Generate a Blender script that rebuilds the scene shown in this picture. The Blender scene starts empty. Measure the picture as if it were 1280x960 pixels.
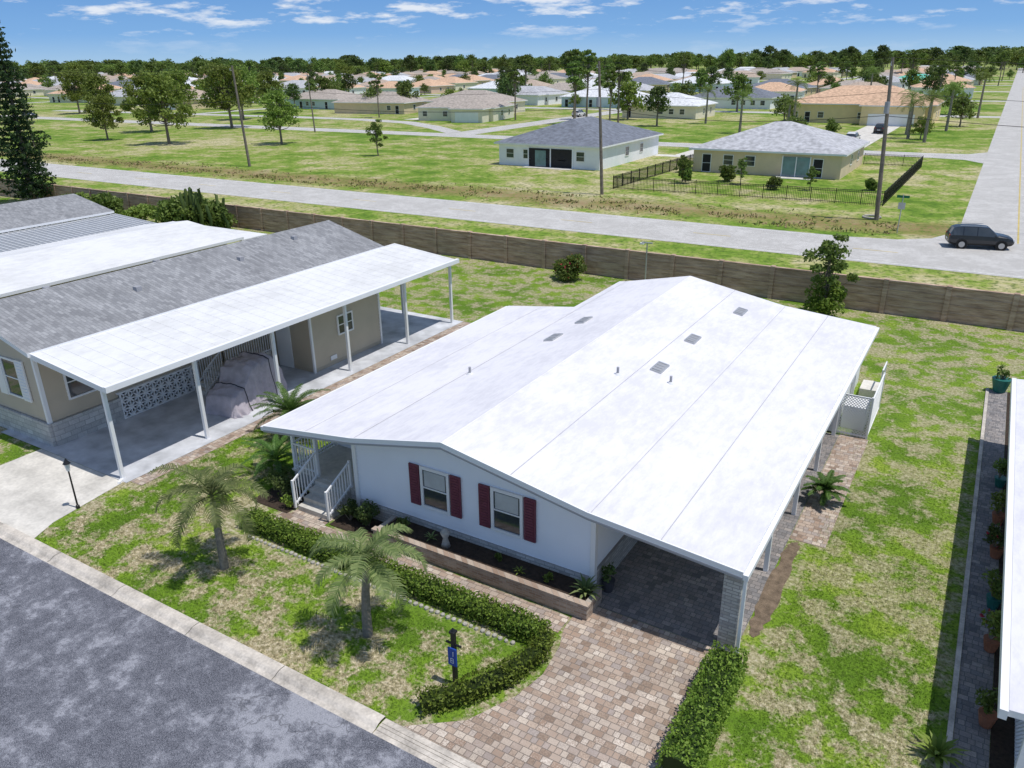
import bpy, math, random
import numpy as np
from mathutils import Matrix, Vector, noise
random.seed(7)
sc=bpy.context.scene
rad=math.radians
# ------------------------------------------------------------ materials
MATS={}
def newmat(name):
    m=bpy.data.materials.new(name); m.use_nodes=True
    nt=m.node_tree; nt.nodes.clear()
    o=nt.nodes.new('ShaderNodeOutputMaterial'); MATS[name]=m
    return m,nt,o
def nd(nt,t,**k):
    n=nt.nodes.new(t)
    for a,b in k.items(): setattr(n,a,b)
    return n
def lk(nt,a,b): nt.links.new(a,b)
def pos(nt): return nd(nt,'ShaderNodeNewGeometry').outputs['Position']
def noi(nt,vec,scale,detail=4,rough=.55):
    n=nd(nt,'ShaderNodeTexNoise'); n.inputs['Scale'].default_value=scale; n.inputs['Detail'].default_value=detail; n.inputs['Roughness'].default_value=rough
    lk(nt,vec,n.inputs['Vector']); return n.outputs['Fac']
def ramp(nt,fac,stops,interp='LINEAR'):
    r=nd(nt,'ShaderNodeValToRGB'); r.color_ramp.interpolation=interp
    e=r.color_ramp.elements
    while len(e)>1: e.remove(e[-1])
    e[0].position=stops[0][0]; c=stops[0][1]; e[0].color=(c if len(c)==4 else (*c,1))
    for p,c in stops[1:]:
        x=e.new(p); x.color=(*c,1)
    lk(nt,fac,r.inputs[0]); return r.outputs[0]
def mix(nt,fac,a,b,mode='MIX'):
    m=nd(nt,'ShaderNodeMix',data_type='RGBA',blend_type=mode)
    for i,v in ((0,fac),(6,a),(7,b)):
        if hasattr(v,'is_linked'): lk(nt,v,m.inputs[i])
        else: m.inputs[i].default_value=(v if i==0 else (*v,1))
    return m.outputs[2]
def mth(nt,op,a,b=None,c=None,clamp=False):
    m=nd(nt,'ShaderNodeMath',operation=op,use_clamp=clamp)
    for i,v in enumerate((a,b,c)):
        if v is None: continue
        if hasattr(v,'is_linked'): lk(nt,v,m.inputs[i])
        else: m.inputs[i].default_value=v
    return m.outputs[0]
def g3(v): return (v,v,v)
def finish(nt,o,col,rough=.8,bump=None,bd=.01,spec=.3,metal=0):
    p=nd(nt,'ShaderNodeBsdfPrincipled')
    if hasattr(col,'is_linked'): lk(nt,col,p.inputs['Base Color'])
    else: p.inputs['Base Color'].default_value=(*col,1)
    if hasattr(rough,'is_linked'): lk(nt,rough,p.inputs['Roughness'])
    else: p.inputs['Roughness'].default_value=rough
    p.inputs['Specular IOR Level'].default_value=spec; p.inputs['Metallic'].default_value=metal
    if bump is not None:
        b=nd(nt,'ShaderNodeBump'); b.inputs['Distance'].default_value=bd; b.inputs['Strength'].default_value=1
        lk(nt,bump,b.inputs['Height']); lk(nt,b.outputs[0],p.inputs['Normal'])
    lk(nt,p.outputs[0],o.inputs[0]); return p
def simple(name,col,rough=.6,var=.12,scale=3,spec=.3,metal=0,bd=0):
    m,nt,o=newmat(name)
    P=pos(nt); n=noi(nt,P,scale,4)
    if bd:
        n2=noi(nt,P,scale*9,2)
        s=mth(nt,'ADD',mth(nt,'MULTIPLY',n,.7),mth(nt,'MULTIPLY',n2,.3))
    else: n2=None; s=n
    c=ramp(nt,s,[(.3,tuple(x*(1-var) for x in col)),(.7,tuple(min(1,x*(1+var)) for x in col))])
    finish(nt,o,c,rough,n2 if bd else None,bd,spec,metal); return m
def leafmat(name,c1,c2,trans=.35):
    m,nt,o=newmat(name)
    g=nd(nt,'ShaderNodeNewGeometry')
    oi=nd(nt,'ShaderNodeObjectInfo')
    c=ramp(nt,g.outputs['Random Per Island'],[(0,c1),(1,c2)])
    n=noi(nt,g.outputs['Position'],.9,1)
    c=mix(nt,mth(nt,'MULTIPLY',n,.6),c,tuple(x*.5 for x in c1))
    hs=nd(nt,'ShaderNodeHueSaturation'); lk(nt,c,hs.inputs['Color'])
    lk(nt,mth(nt,'ADD',mth(nt,'MULTIPLY',oi.outputs['Random'],.5),.75),hs.inputs['Value'])
    lk(nt,mth(nt,'ADD',mth(nt,'MULTIPLY',oi.outputs['Random'],.03),.485),hs.inputs['Hue'])
    p=nd(nt,'ShaderNodeBsdfPrincipled'); lk(nt,hs.outputs[0],p.inputs['Base Color']); p.inputs['Roughness'].default_value=.55; p.inputs['Specular IOR Level'].default_value=.25
    t=nd(nt,'ShaderNodeBsdfTranslucent'); lk(nt,hs.outputs[0],t.inputs[0])
    mx=nd(nt,'ShaderNodeMixShader'); mx.inputs[0].default_value=trans
    lk(nt,p.outputs[0],mx.inputs[1]); lk(nt,t.outputs[0],mx.inputs[2]); lk(nt,mx.outputs[0],o.inputs[0])
    return m

def lawn_near(nt,P2,Y):
    big=noi(nt,P2,.35,3,.6); med=noi(nt,P2,1.1,5,.7); fine=noi(nt,P2,11,3,.7); vf=noi(nt,P2,60,1,.6)
    green=ramp(nt,big,[(.36,(.10,.195,.016)),(.5,(.17,.285,.024)),(.62,(.27,.37,.045))])
    green=mix(nt,ramp(nt,fine,[(.38,g3(.85)),(.53,g3(0))]),green,(.05,.095,.012))
    green=mix(nt,ramp(nt,vf,[(.5,g3(0)),(.7,g3(.5))]),green,(.30,.42,.08))
    s=mth(nt,'ADD',mth(nt,'MULTIPLY',med,.66),mth(nt,'MULTIPLY',fine,.2)); s=mth(nt,'ADD',s,mth(nt,'MULTIPLY',big,.2))
    sm=ramp(nt,s,[(.505,g3(0)),(.53,g3(.4)),(.565,g3(.95))])
    straw=ramp(nt,noi(nt,P2,8,4,.75),[(.36,(.17,.15,.08)),(.5,(.40,.34,.22)),(.64,(.64,.56,.43))])
    nearm=ramp(nt,mth(nt,'DIVIDE',Y,60),[(.18,g3(1)),(.32,g3(.72)),(.75,g3(.85))])
    return mix(nt,mth(nt,'MULTIPLY',sm,nearm),green,straw),fine,med
def base_xy(nt):
    P=pos(nt); sx=nd(nt,'ShaderNodeSeparateXYZ'); lk(nt,P,sx.inputs[0])
    cb=nd(nt,'ShaderNodeCombineXYZ'); lk(nt,sx.outputs['X'],cb.inputs[0]); lk(nt,sx.outputs['Y'],cb.inputs[1])
    return cb.outputs[0],sx.outputs['Y']
m,nt,o=newmat('lawn_grass'); P2,Y=base_xy(nt); c,fi,me_=lawn_near(nt,P2,Y); finish(nt,o,c,.9,mth(nt,'ADD',fi,mth(nt,'MULTIPLY',me_,.6)),.06,.1)
m,nt,o=newmat('grass_blades'); P2,Y=base_xy(nt); c,fi,me_=lawn_near(nt,P2,Y); finish(nt,o,mix(nt,1.0,c,(1.4,1.4,1.35),'MULTIPLY'),.9,None,0,.1); BLADE=m
m,nt,o=newmat('meadow_grass'); P2,Y=base_xy(nt)
mb=noi(nt,P2,.035,4,.7); mm=noi(nt,P2,.3,6,.75); mf=noi(nt,P2,2.2,3,.75)
mead=ramp(nt,mth(nt,'ADD',mth(nt,'MULTIPLY',mb,.5),mth(nt,'MULTIPLY',mm,.5)),[(.40,(.10,.19,.02)),(.455,(.17,.27,.035)),(.49,(.25,.32,.065)),(.525,(.38,.37,.15)),(.58,(.52,.46,.28))])
mead=mix(nt,ramp(nt,mf,[(.38,g3(.8)),(.51,g3(0))]),mead,(.07,.125,.02))
wv=noi(nt,P2,.12,3,.6)
d=mth(nt,'ABSOLUTE',mth(nt,'SUBTRACT',mth(nt,'ADD',Y,mth(nt,'MULTIPLY',wv,6)),73.2))
band=mth(nt,'SUBTRACT',1,mth(nt,'DIVIDE',d,3.6),clamp=True)
bm=mth(nt,'MULTIPLY',mth(nt,'POWER',band,.5),ramp(nt,mf,[(.42,g3(.1)),(.52,g3(.9))]))
finish(nt,o,mix(nt,bm,mead,(.26,.175,.09)),.9,None,0,.1)

def brickmat(name,stops,mortar,bw,bh,ms=.012,vertical=False,bd=.006,rough=.8,dirt=.25,two=False):
    m,nt,o=newmat(name)
    P=pos(nt)
    sx=nd(nt,'ShaderNodeSeparateXYZ'); lk(nt,P,sx.inputs[0])
    cb=nd(nt,'ShaderNodeCombineXYZ')
    if vertical:
        lk(nt,mth(nt,'ADD',sx.outputs[0],sx.outputs[1]),cb.inputs[0]); lk(nt,sx.outputs[2],cb.inputs[1])
    else:
        lk(nt,sx.outputs[0],cb.inputs[0]); lk(nt,sx.outputs[1],cb.inputs[1])
    b=nd(nt,'ShaderNodeTexBrick'); lk(nt,cb.outputs[0],b.inputs['Vector'])
    b.inputs['Color1'].default_value=(0,0,0,1); b.inputs['Color2'].default_value=(1,1,1,1); b.inputs['Mortar'].default_value=(.5,.5,.5,1)
    b.inputs['Scale'].default_value=1; b.inputs['Brick Width'].default_value=bw; b.inputs['Row Height'].default_value=bh; b.inputs['Mortar Size'].default_value=ms
    b.inputs['Mortar Smooth'].default_value=.3; b.offset=.5
    if two: b.squash=.6; b.squash_frequency=3
    n=noi(nt,P,.6,3,.65); nf=noi(nt,P,30,3,.7)
    f=mth(nt,'ADD',b.outputs['Color'],mth(nt,'MULTIPLY',mth(nt,'SUBTRACT',nf,.5),.25),clamp=True)
    c=ramp(nt,f,stops)
    c=mix(nt,ramp(nt,nf,[(.35,g3(.3)),(.6,g3(0))]),c,tuple(x*.5 for x in mortar))
    c=mix(nt,b.outputs['Fac'],c,mortar)
    c=mix(nt,ramp(nt,n,[(.4,g3(dirt)),(.6,g3(0))]),c,tuple(x*.45 for x in stops[0][1]))
    h=mth(nt,'SUBTRACT',mth(nt,'MULTIPLY',nf,.3),b.outputs['Fac'])
    finish(nt,o,c,rough,h,bd,.25); return m
brickmat('paver',[(0,(.28,.20,.15)),(.2,(.54,.42,.33)),(.4,(.40,.34,.31)),(.55,(.66,.56,.46)),(.75,(.56,.46,.38)),(.9,(.38,.26,.19)),(1,(.72,.63,.54))],(.24,.2,.17),.235,.165,.009,two=True)
brickmat('grey_paver',[(0,(.17,.165,.17)),(.3,(.36,.32,.3)),(.6,(.25,.24,.245)),(1,(.44,.39,.36))],(.14,.14,.135),.23,.16,.008,two=True)
brickmat('planter_brick',[(0,(.32,.22,.16)),(.5,(.45,.34,.26)),(1,(.56,.46,.37))],(.42,.38,.33),.2,.07,.01,vertical=True)
brickmat('pale_brick',[(0,(.46,.43,.41)),(.5,(.62,.6,.57)),(1,(.74,.72,.69))],(.36,.35,.34),.3,.09,.012,vertical=True,bd=.01)
brickmat('slab_skirt',[(0,(.55,.54,.53)),(1,(.74,.73,.71))],(.38,.38,.38),.4,.2,.012,vertical=True)
brickmat('shingle_grey',[(0,(.25,.255,.27)),(.5,(.33,.335,.35)),(1,(.40,.405,.42))],(.21,.21,.22),.3,.14,.008,bd=.004,dirt=.25)
def wallmat():
    m,nt,o=newmat('precast_wall'); P=pos(nt)
    sx=nd(nt,'ShaderNodeSeparateXYZ'); lk(nt,P,sx.inputs[0])
    cb=nd(nt,'ShaderNodeCombineXYZ'); lk(nt,mth(nt,'MULTIPLY',sx.outputs[0],.6),cb.inputs[0]); lk(nt,mth(nt,'MULTIPLY',sx.outputs[2],6),cb.inputs[2])
    n=noi(nt,cb.outputs[0],1.2,4,.7); n2=noi(nt,P,.4,3)
    c=ramp(nt,n,[(.36,(.32,.215,.155)),(.5,(.52,.37,.28)),(.62,(.66,.50,.39))])
    c=mix(nt,ramp(nt,n2,[(.4,g3(.4)),(.6,g3(0))]),c,(.32,.24,.19))
    finish(nt,o,c,.9,n,.03,.1)
wallmat()
def asphalt(name,c1,c2,c3,crack=.55,lo=.45,hi=.57):
    m,nt,o=newmat(name); P=pos(nt)
    a=noi(nt,P,.4,4,.65); b=noi(nt,P,2.0,5,.75); f=noi(nt,P,60,2,.8)
    s=mth(nt,'ADD',mth(nt,'MULTIPLY',a,.5),mth(nt,'MULTIPLY',b,.5))
    c=ramp(nt,s,[(lo,c1),((lo+hi)/2,c2),(hi,c3)])
    c=mix(nt,ramp(nt,f,[(.45,g3(0)),(.7,g3(.6))]),c,tuple(min(1,x*1.6) for x in c3))
    c=mix(nt,ramp(nt,f,[(.33,g3(.6)),(.45,g3(0))]),c,tuple(x*.4 for x in c1))
    v=nd(nt,'ShaderNodeTexVoronoi',feature='DISTANCE_TO_EDGE'); v.inputs['Scale'].default_value=.33
    dv=nd(nt,'ShaderNodeVectorMath',operation='ADD'); lk(nt,P,dv.inputs[0])
    nn=nd(nt,'ShaderNodeTexNoise'); nn.inputs['Scale'].default_value=1.5; nn.inputs['Detail'].default_value=4; lk(nt,P,nn.inputs[0]); lk(nt,nn.outputs['Color'],dv.inputs[1]); lk(nt,dv.outputs[0],v.inputs['Vector'])
    cr=mth(nt,'MULTIPLY',ramp(nt,v.outputs['Distance'],[(0,g3(crack)),(.008,g3(0))]),ramp(nt,a,[(.45,g3(0)),(.55,g3(1))]))
    c=mix(nt,cr,c,tuple(x*.45 for x in c1))
    finish(nt,o,c,.85,f,.006,.3)
asphalt('asphalt',(.062,.066,.085),(.12,.125,.15),(.29,.295,.33))
asphalt('worn_road',(.40,.385,.365),(.45,.435,.415),(.52,.505,.485),.2)
simple('concrete',(.62,.59,.54),.85,.3,.9,bd=.004)
simple('kerb_concrete',(.54,.49,.43),.9,.45,1.8,bd=.006)
simple('carport_slab',(.52,.53,.56),.7,.3,1.0)
def roofmat(name,col,dirt):
    m,nt,o=newmat(name); P=pos(nt)
    mp=nd(nt,'ShaderNodeMapping'); mp.inputs['Scale'].default_value=(1,.35,1); lk(nt,P,mp.inputs[0])
    a=noi(nt,P,.3,4,.6); b=noi(nt,mp.outputs[0],4,5,.75)
    s=mth(nt,'ADD',mth(nt,'MULTIPLY',a,.5),mth(nt,'MULTIPLY',b,.5))
    c=ramp(nt,s,[(.40,dirt),(.55,col)])
    finish(nt,o,c,.7,b,.003,.2)
roofmat('white_membrane',(.77,.755,.785),(.65,.64,.68))
roofmat('white_metal',(.73,.73,.74),(.62,.62,.62))
simple('roof_seam',(.50,.49,.52),.6,.1,3)
simple('siding_white',(.87,.88,.93),.5,.02,1)
simple('siding_beige',(.56,.48,.37),.55,.05,1)
simple('trim_white',(.84,.84,.85),.45,.03,1)
simple('trim_grey',(.36,.36,.38),.5,.05,1)
simple('shutter_maroon',(.17,.045,.07),.5,.15,6)
simple('glass_dark',(.045,.055,.065),.06,.3,.7,spec=.8)
simple('glass_teal',(.14,.24,.27),.08,.3,.7,spec=.8)
simple('blind',(.5,.52,.53),.6,.1,3)
simple('black_metal',(.018,.018,.02),.4,.1,3)
simple('dark_interior',(.03,.03,.032),.9,.1,3)
simple('mulch',(.06,.042,.03),.95,.5,9,bd=.03)
simple('soil',(.20,.15,.105),.95,.5,5,bd=.03)
simple('stone',(.45,.42,.37),.9,.25,9,bd=.01)
simple('bark',(.21,.175,.14),.9,.3,5)
simple('palm_bark',(.27,.24,.2),.9,.4,9,bd=.02)
simple('pole_wood',(.2,.17,.14),.85,.25,3)
simple('sign_blue',(.02,.07,.35),.4,.05,3)
simple('sign_green',(.01,.16,.07),.4,.05,3)
simple('sign_white',(.8,.8,.8),.4,.02,3)
simple('yellow_paint',(.55,.43,.14),.7,.3,3)
simple('line_paint',(.68,.68,.66),.7,.2,3)
simple('tarp_cloth',(.50,.455,.50),.8,.2,4,bd=.03)
simple('strap_dark',(.06,.06,.07),.7,.1,4)
simple('car_paint',(.018,.022,.03),.25,.05,1,spec=.7)
simple('car_white',(.7,.7,.7),.3,.05,1,spec=.6)
simple('tyre',(.02,.02,.02),.85,.1,5)
simple('rim',(.45,.46,.48),.3,.05,5,metal=.8)
simple('light_red',(.4,.01,.01),.25,.05,5,spec=.7)
simple('light_clear',(.75,.76,.78),.15,.05,5,spec=.7)
simple('terracotta',(.35,.14,.08),.8,.2,5)
simple('teal_pot',(.03,.16,.14),.4,.2,5)
simple('aluminium',(.5,.51,.52),.4,.08,4,metal=.5)
simple('flower_red',(.5,.03,.07),.6,.3,5)
simple('dry_weed',(.30,.22,.12),.9,.35,2)
simple('wall_cream',(.78,.72,.59),.8,.06,1); simple('wall_tan',(.70,.57,.40),.8,.07,1); simple('wall_yellow',(.78,.62,.36),.8,.06,1)
simple('wall_white',(.84,.86,.9),.8,.04,1); simple('wall_blue',(.57,.68,.75),.8,.05,1)
simple('wall_pink',(.70,.52,.42),.8,.05,1)
for nm,c in (('roof_slate',(.17,.185,.22)),('roof_lightgrey',(.45,.45,.47)),('roof_taupe',(.39,.34,.30)),('roof_brown',(.44,.35,.28)),('roof_tile',(.60,.40,.27)),('roof_pale',(.66,.67,.69)),('roof_green',(.14,.48,.38))):
    simple(nm,c,.85,.3,1.8)
leafmat('leaf_hedge',(.12,.21,.025),(.36,.48,.08))
leafmat('leaf_palm',(.12,.18,.055),(.36,.41,.16))
leafmat('leaf_palm_dark',(.06,.13,.025),(.17,.28,.06))
leafmat('leaf_tree',(.11,.18,.035),(.28,.37,.09))
leafmat('leaf_bright',(.15,.22,.035),(.36,.45,.10))
leafmat('leaf_dark',(.075,.125,.035),(.19,.26,.075))
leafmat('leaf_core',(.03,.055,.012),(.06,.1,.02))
leafmat('leaf_pine',(.03,.06,.022),(.085,.13,.04))

# ------------------------------------------------------------ mesh builder
COL=sc.collection
def empty(name,loc=(0,0,0),rz=0):
    e=bpy.data.objects.new(name,None); e.location=loc; e.rotation_euler=(0,0,rz); COL.objects.link(e); return e
class B:
    def __init__(s): s.v=[];s.f=[];s.m=[];s.slots=[]
    def mi(s,m):
        if m not in s.slots: s.slots.append(m)
        return s.slots.index(m)
    def add(s,vs,fs,m):
        k=len(s.v); s.v+= [tuple(v) for v in vs]; i=s.mi(m)
        for f in fs: s.f.append(tuple(k+a for a in f)); s.m.append(i)
    def box(s,x0,x1,y0,y1,z0,z1,m):
        s.add([(x0,y0,z0),(x1,y0,z0),(x1,y1,z0),(x0,y1,z0),(x0,y0,z1),(x1,y0,z1),(x1,y1,z1),(x0,y1,z1)],
              [(0,3,2,1),(4,5,6,7),(0,1,5,4),(1,2,6,5),(2,3,7,6),(3,0,4,7)],m)
    def quad(s,a,b,c,d,m): s.add([a,b,c,d],[(0,1,2,3)],m)
    def rect(s,x0,x1,y0,y1,z,m): s.quad((x0,y0,z),(x1,y0,z),(x1,y1,z),(x0,y1,z),m)
    def poly(s,pts,m): s.add(pts,[tuple(range(len(pts)))],m)
    def beam(s,a,b,w,m,w2=None):
        a=Vector(a);b=Vector(b);d=(b-a).normalized()
        u=d.cross(Vector((0,0,1)))
        if u.length<.01: u=Vector((1,0,0))
        u.normalize(); q=u.cross(d); w2=w if w2 is None else w2
        vs=[]
        for p,ww in((a,w),(b,w2)):
            for i,j in((-1,-1),(1,-1),(1,1),(-1,1)): vs.append(p+u*i*ww/2+q*j*ww/2)
        s.add(vs,[(0,3,2,1),(4,5,6,7),(0,1,5,4),(1,2,6,5),(2,3,7,6),(3,0,4,7)],m)
    def tube(s,pts,rs,m,n=8,cap=True):
        vs=[];fs=[]
        pts=[Vector(p) for p in pts]
        for i,p in enumerate(pts):
            d=(pts[min(i+1,len(pts)-1)]-pts[max(i-1,0)]).normalized()
            u=d.cross(Vector((0,1,0)) if abs(d.y)<.9 else Vector((1,0,0))).normalized(); w=d.cross(u)
            for j in range(n):
                a=2*math.pi*j/n; vs.append(p+u*math.cos(a)*rs[i]+w*math.sin(a)*rs[i])
        for i in range(len(pts)-1):
            for j in range(n):
                fs.append((i*n+j,i*n+(j+1)%n,(i+1)*n+(j+1)%n,(i+1)*n+j))
        if cap: fs.append(tuple(range((len(pts)-1)*n,len(pts)*n))); fs.append(tuple(reversed(range(n))))
        s.add(vs,fs,m)
    def mesh(s,name):
        me=bpy.data.meshes.new(name); me.from_pydata(s.v,[],s.f)
        for m in s.slots: me.materials.append(MATS[m])
        me.polygons.foreach_set('material_index',s.m); me.update(); return me
    def obj(s,name,parent=None,smooth=False,loc=None,rz=0):
        me=s.mesh(name)
        if smooth: me.polygons.foreach_set('use_smooth',[True]*len(me.polygons))
        o=bpy.data.objects.new(name,me); COL.objects.link(o)
        if parent: o.parent=parent
        if loc: o.location=loc
        o.rotation_euler[2]=rz
        return o
def cards(b,cent,size,mat,rs,flat=.0,aspect=.5):
    n=len(cent)
    d=rs.normal(size=(n,3)); d/=np.linalg.norm(d,axis=1)[:,None]
    e=rs.normal(size=(n,3)); e-= (e*d).sum(1)[:,None]*d; e/=np.linalg.norm(e,axis=1)[:,None]
    s=size*(.6+.8*rs.random(n))[:,None]
    a=cent+d*s; c=cent-d*s; p=cent+e*s*aspect; q=cent-e*s*aspect
    vs=np.stack([a,p,c,q],1).reshape(-1,3)
    k=len(b.v); b.v+=list(map(tuple,vs.tolist())); i=b.mi(mat)
    b.f+=[(k+4*j,k+4*j+1,k+4*j+2,k+4*j+3) for j in range(n)]; b.m+=[i]*n

# ------------------------------------------------------------ ground
b=B(); b.rect(-3500,3500,-60,45.28,0,'lawn_grass'); b.rect(-3500,3500,45.28,5000,0,'meadow_grass'); b.obj('ground')
b=B(); b.rect(-90,60,0.5,8.93,.012,'asphalt'); b.obj('street')
b=B()
pr=[(8.90,.013),(9.02,.03),(9.12,.085),(9.2,.1),(9.35,.095),(9.36,-.02)]
xs=[-90+ i*3 for i in range(51)]
for xa,xb in zip(xs[:-1],xs[1:]):
    low=(xa>=-28.5 and xb<=-22) or (xa>=-9 and xb<=0)
    for (ya,za),(yb,zb) in zip(pr[:-1],pr[1:]):
        k=.45 if low else 1
        b.quad((xa+.008,ya,za*k+(.01 if low else 0)),(xb-.008,ya,za*k+(.01 if low else 0)),(xb-.008,yb,zb*k),(xa+.008,yb,zb*k),'kerb_concrete')
b.obj('kerb')
b=B(); b.rect(-500,200,56.9,65.0,.012,'worn_road')
b.poly([(-9,65.001,.012),(7,65.001,.012),(7,900,.012),(-1.8,900,.012),(-1.8,74,.012),(-2.2,70,.012),(-3.4,67.2,.012),(-5.6,65.6,.012)],'worn_road')
b.rect(-500,-8,123,129,.012,'worn_road')
b.poly([(-1.81,119,.012),(-1.81,133,.012),(-4,129.8,.012),(-7.99,129,.012),(-7.99,123,.012),(-4,122.2,.012)],'worn_road')
b.rect(-92.5,-86.5,129.01,600,.012,'worn_road')
# curving lane in the left field
lane=[(-92.6,131),(-104,140),(-118,149),(-136,153),(-160,154),(-200,152),(-260,150)]
for (xa,ya),(xb,yb) in zip(lane[:-1],lane[1:]): b.quad((xa,ya-2.4,.02),(xa,ya+2.4,.02),(xb,yb+2.4,.02),(xb,yb-2.4,.02),'worn_road')
for y in (210,281,351,421,500): b.rect(-1100,-92.51,y-3,y+3,.008,'worn_road'); b.rect(-86.49,-1.81,y-3,y+3,.008,'worn_road')
b.rect(-200,-196,155,560,.016,'worn_road')
b.rect(-330,-325,129.01,560,.016,'worn_road')
b.obj('road')
b=B()
b.rect(-500,200,57.3,57.42,.018,'line_paint'); b.rect(-500,-9,64.5,64.62,.018,'line_paint')
for x in range(-500,200,12): b.rect(x,x+3,60.85,60.97,.018,'yellow_paint')
b.rect(2.2,2.32,68,400,.018,'yellow_paint'); b.rect(-1.5,2,67.3,67.7,.018,'line_paint')
b.obj('road_marking')
b=B(); b.poly([(-28.2,9.35,.012),(-22.5,9.35,.012),(-22.9,10.2,.012),(-23.3,12.85,.012),(-28.2,12.85,.012)],'concrete'); b.obj('concrete_driveway')
b=B(); b.rect(-31,-23.15,12.86,32.9,.016,'carport_slab'); b.obj('carport_slab')
b=B(); b.rect(-23.14,-22.55,13,32.9,.012,'paver'); b.obj('paver_edging_strip')
b=B()
b.poly([(-8.6,9.36,.012),(-1.9,9.36,.012),(-2.9,10.0,.012),(-3.35,11,.012),(-3.35,15.0,.012),(-7.1,15.0,.012),(-7.05,13.8,.012),(-6.85,13.2,.012),(-6.75,12.2,.012),(-6.95,11.3,.012),(-7.5,10.2,.012)],'paver')
b.rect(-7.05,-3.2,15.01,28.4,.012,'grey_paver')
b.obj('paver_driveway')
b=B(); b.rect(-17.2,-7.11,13.62,14.28,.012,'paver'); b.rect(-16.9,-15.5,14.29,14.9,.012,'paver'); b.obj('paver_walkway')
b=B(); b.rect(-3.19,-2.2,20.6,28.5,.012,'paver'); b.obj('side_path')
def blob(b,x0,x1,y0,y1,z,m,n=28,j=.12):
    pts=[]
    cx,cy=(x0+x1)/2,(y0+y1)/2
    for i in range(n):
        a=6.2832*i/n; r=1+random.uniform(-j,j); ca,sa=math.cos(a),math.sin(a)
        pts.append((cx+math.copysign(abs(ca)**.6,ca)*(x1-x0)/2*r,cy+math.copysign(abs(sa)**.6,sa)*(y1-y0)/2*(1+random.uniform(-.03,.03)),z))
    b.poly(pts,m)
b=B(); blob(b,-3.2,-2.78,15.9,20.5,.014,'soil',60,.3); b.obj('soil_strip')
b=B(); b.rect(1.4,2.05,11.6,36,.014,'grey_paver'); b.box(1.28,1.39,11.6,36,0,.05,'kerb_concrete'); b.obj('garden_path')
b=B(); b.rect(2.06,2.6,11.6,36,.016,'mulch'); b.obj('mulch_bed')

# ------------------------------------------------------------ main house
prof=[(-18.3,2.45),(-14.6,2.93),(-11.34,3.61),(-6.99,2.8),(-3.15,2.45)]
def pz(x,P=prof):
    for (xa,za),(xb,zb) in zip(P[:-1],P[1:]):
        if xa<=x<=xb: return za+(zb-za)*(x-xa)/(xb-xa)
    return P[0][1]
def siding(b,ax,c,u0,u1,z0,z1,mat,sgn,top=None,h=.125,d=.035):
    z=z0
    while z<z1-.01:
        zt=min(z+h,z1); a0,a1=u0,u1
        if top:
            N=60; ok=[u0+(u1-u0)*i/N for i in range(N+1) if top(u0+(u1-u0)*i/N)>zt]
            if len(ok)<2: z=zt; continue
            a0,a1=ok[0],ok[-1]
        o=sgn*d
        def p(u,off,zz): return (u,c+off,zz) if ax=='y' else (c+off,u,zz)
        b.quad(p(a0,o,z),p(a1,o,z),p(a1,0.002*sgn,zt),p(a0,0.002*sgn,zt),mat)
        b.quad(p(a0,0,z),p(a1,0,z),p(a1,o,z),p(a0,o,z),mat)
        z=zt
def window(b,ax,c,sgn,u0,u1,z0,z1,glass='glass_dark',trim='trim_white',tw=.07,mull=True,grid=0):
    def bx(a0,a1,za,zb,o0,o1,m):
        lo,hi=sorted((c+sgn*o0,c+sgn*o1))
        if ax=='y': b.box(a0,a1,lo,hi,za,zb,m)
        else: b.box(lo,hi,a0,a1,za,zb,m)
    bx(u0,u1,z0,z1,0,.038,glass)
    bx(u0-tw,u0,z0-tw,z1+tw,0,.07,trim); bx(u1,u1+tw,z0-tw,z1+tw,0,.07,trim)
    bx(u0,u1,z1,z1+tw,0,.068,trim); bx(u0,u1,z0-tw,z0,0,.08,trim)
    if mull:
        zm=(z0+z1)/2; bx(u0,u1,zm-.02,zm+.02,.038,.058,trim)
H=empty('mobile_home')
b=B()
def slab(b,P,y0,y1,th,m,under='trim_white'):
    for (xa,za),(xb,zb) in zip(P[:-1],P[1:]):
        b.quad((xa,y0,za),(xb,y0,zb),(xb,y1,zb),(xa,y1,za),m)
        b.quad((xa,y0,za-th),(xa,y1,za-th),(xb,y1,zb-th),(xb,y0,zb-th),under)
        b.quad((xa,y0,za-th),(xb,y0,zb-th),(xb,y0,zb),(xa,y0,za),under)
        b.quad((xa,y1,za-th),(xa,y1,za),(xb,y1,zb),(xb,y1,zb-th),under)
    for (x,z) in (P[0],P[-1]):
        b.quad((x,y0,z-th),(x,y0,z),(x,y1,z),(x,y1,z-th),under)
slab(b,[prof[0],(-14.9,pz(-14.9))],14.89,29.7,.13,'white_membrane')
slab(b,[(-14.9,pz(-14.9)),prof[1]]+prof[2:],14.89,34.6,.13,'white_membrane')
b.obj('roof',H)
b=B()
for x in (-14.6,-11.34,-6.99,-9.2,-5.1,-16.5):
    y1=29.6 if x<-15 else 34.55
    z=pz(x); w=.05 if x in(-14.6,-6.99,-11.34) else .014
    b.add([(x-w,14.9,pz(x-w)+.004),(x,14.9,z+.013),(x+w,14.9,pz(x+w)+.004),(x-w,y1,pz(x-w)+.004),(x,y1,z+.013),(x+w,y1,pz(x+w)+.004)],[(0,1,4,3),(1,2,5,4)],'roof_seam' if w<.04 else 'white_membrane')
for x in(-6.93,-14.53):
    b.quad((x,14.9,pz(x)+.006),(x+.02,14.9,pz(x+.02)+.006),(x+.02,34.5,pz(x+.02)+.006),(x,34.5,pz(x)+.006),'roof_seam')
b.obj('roof_seams',H)
b=B()
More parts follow.
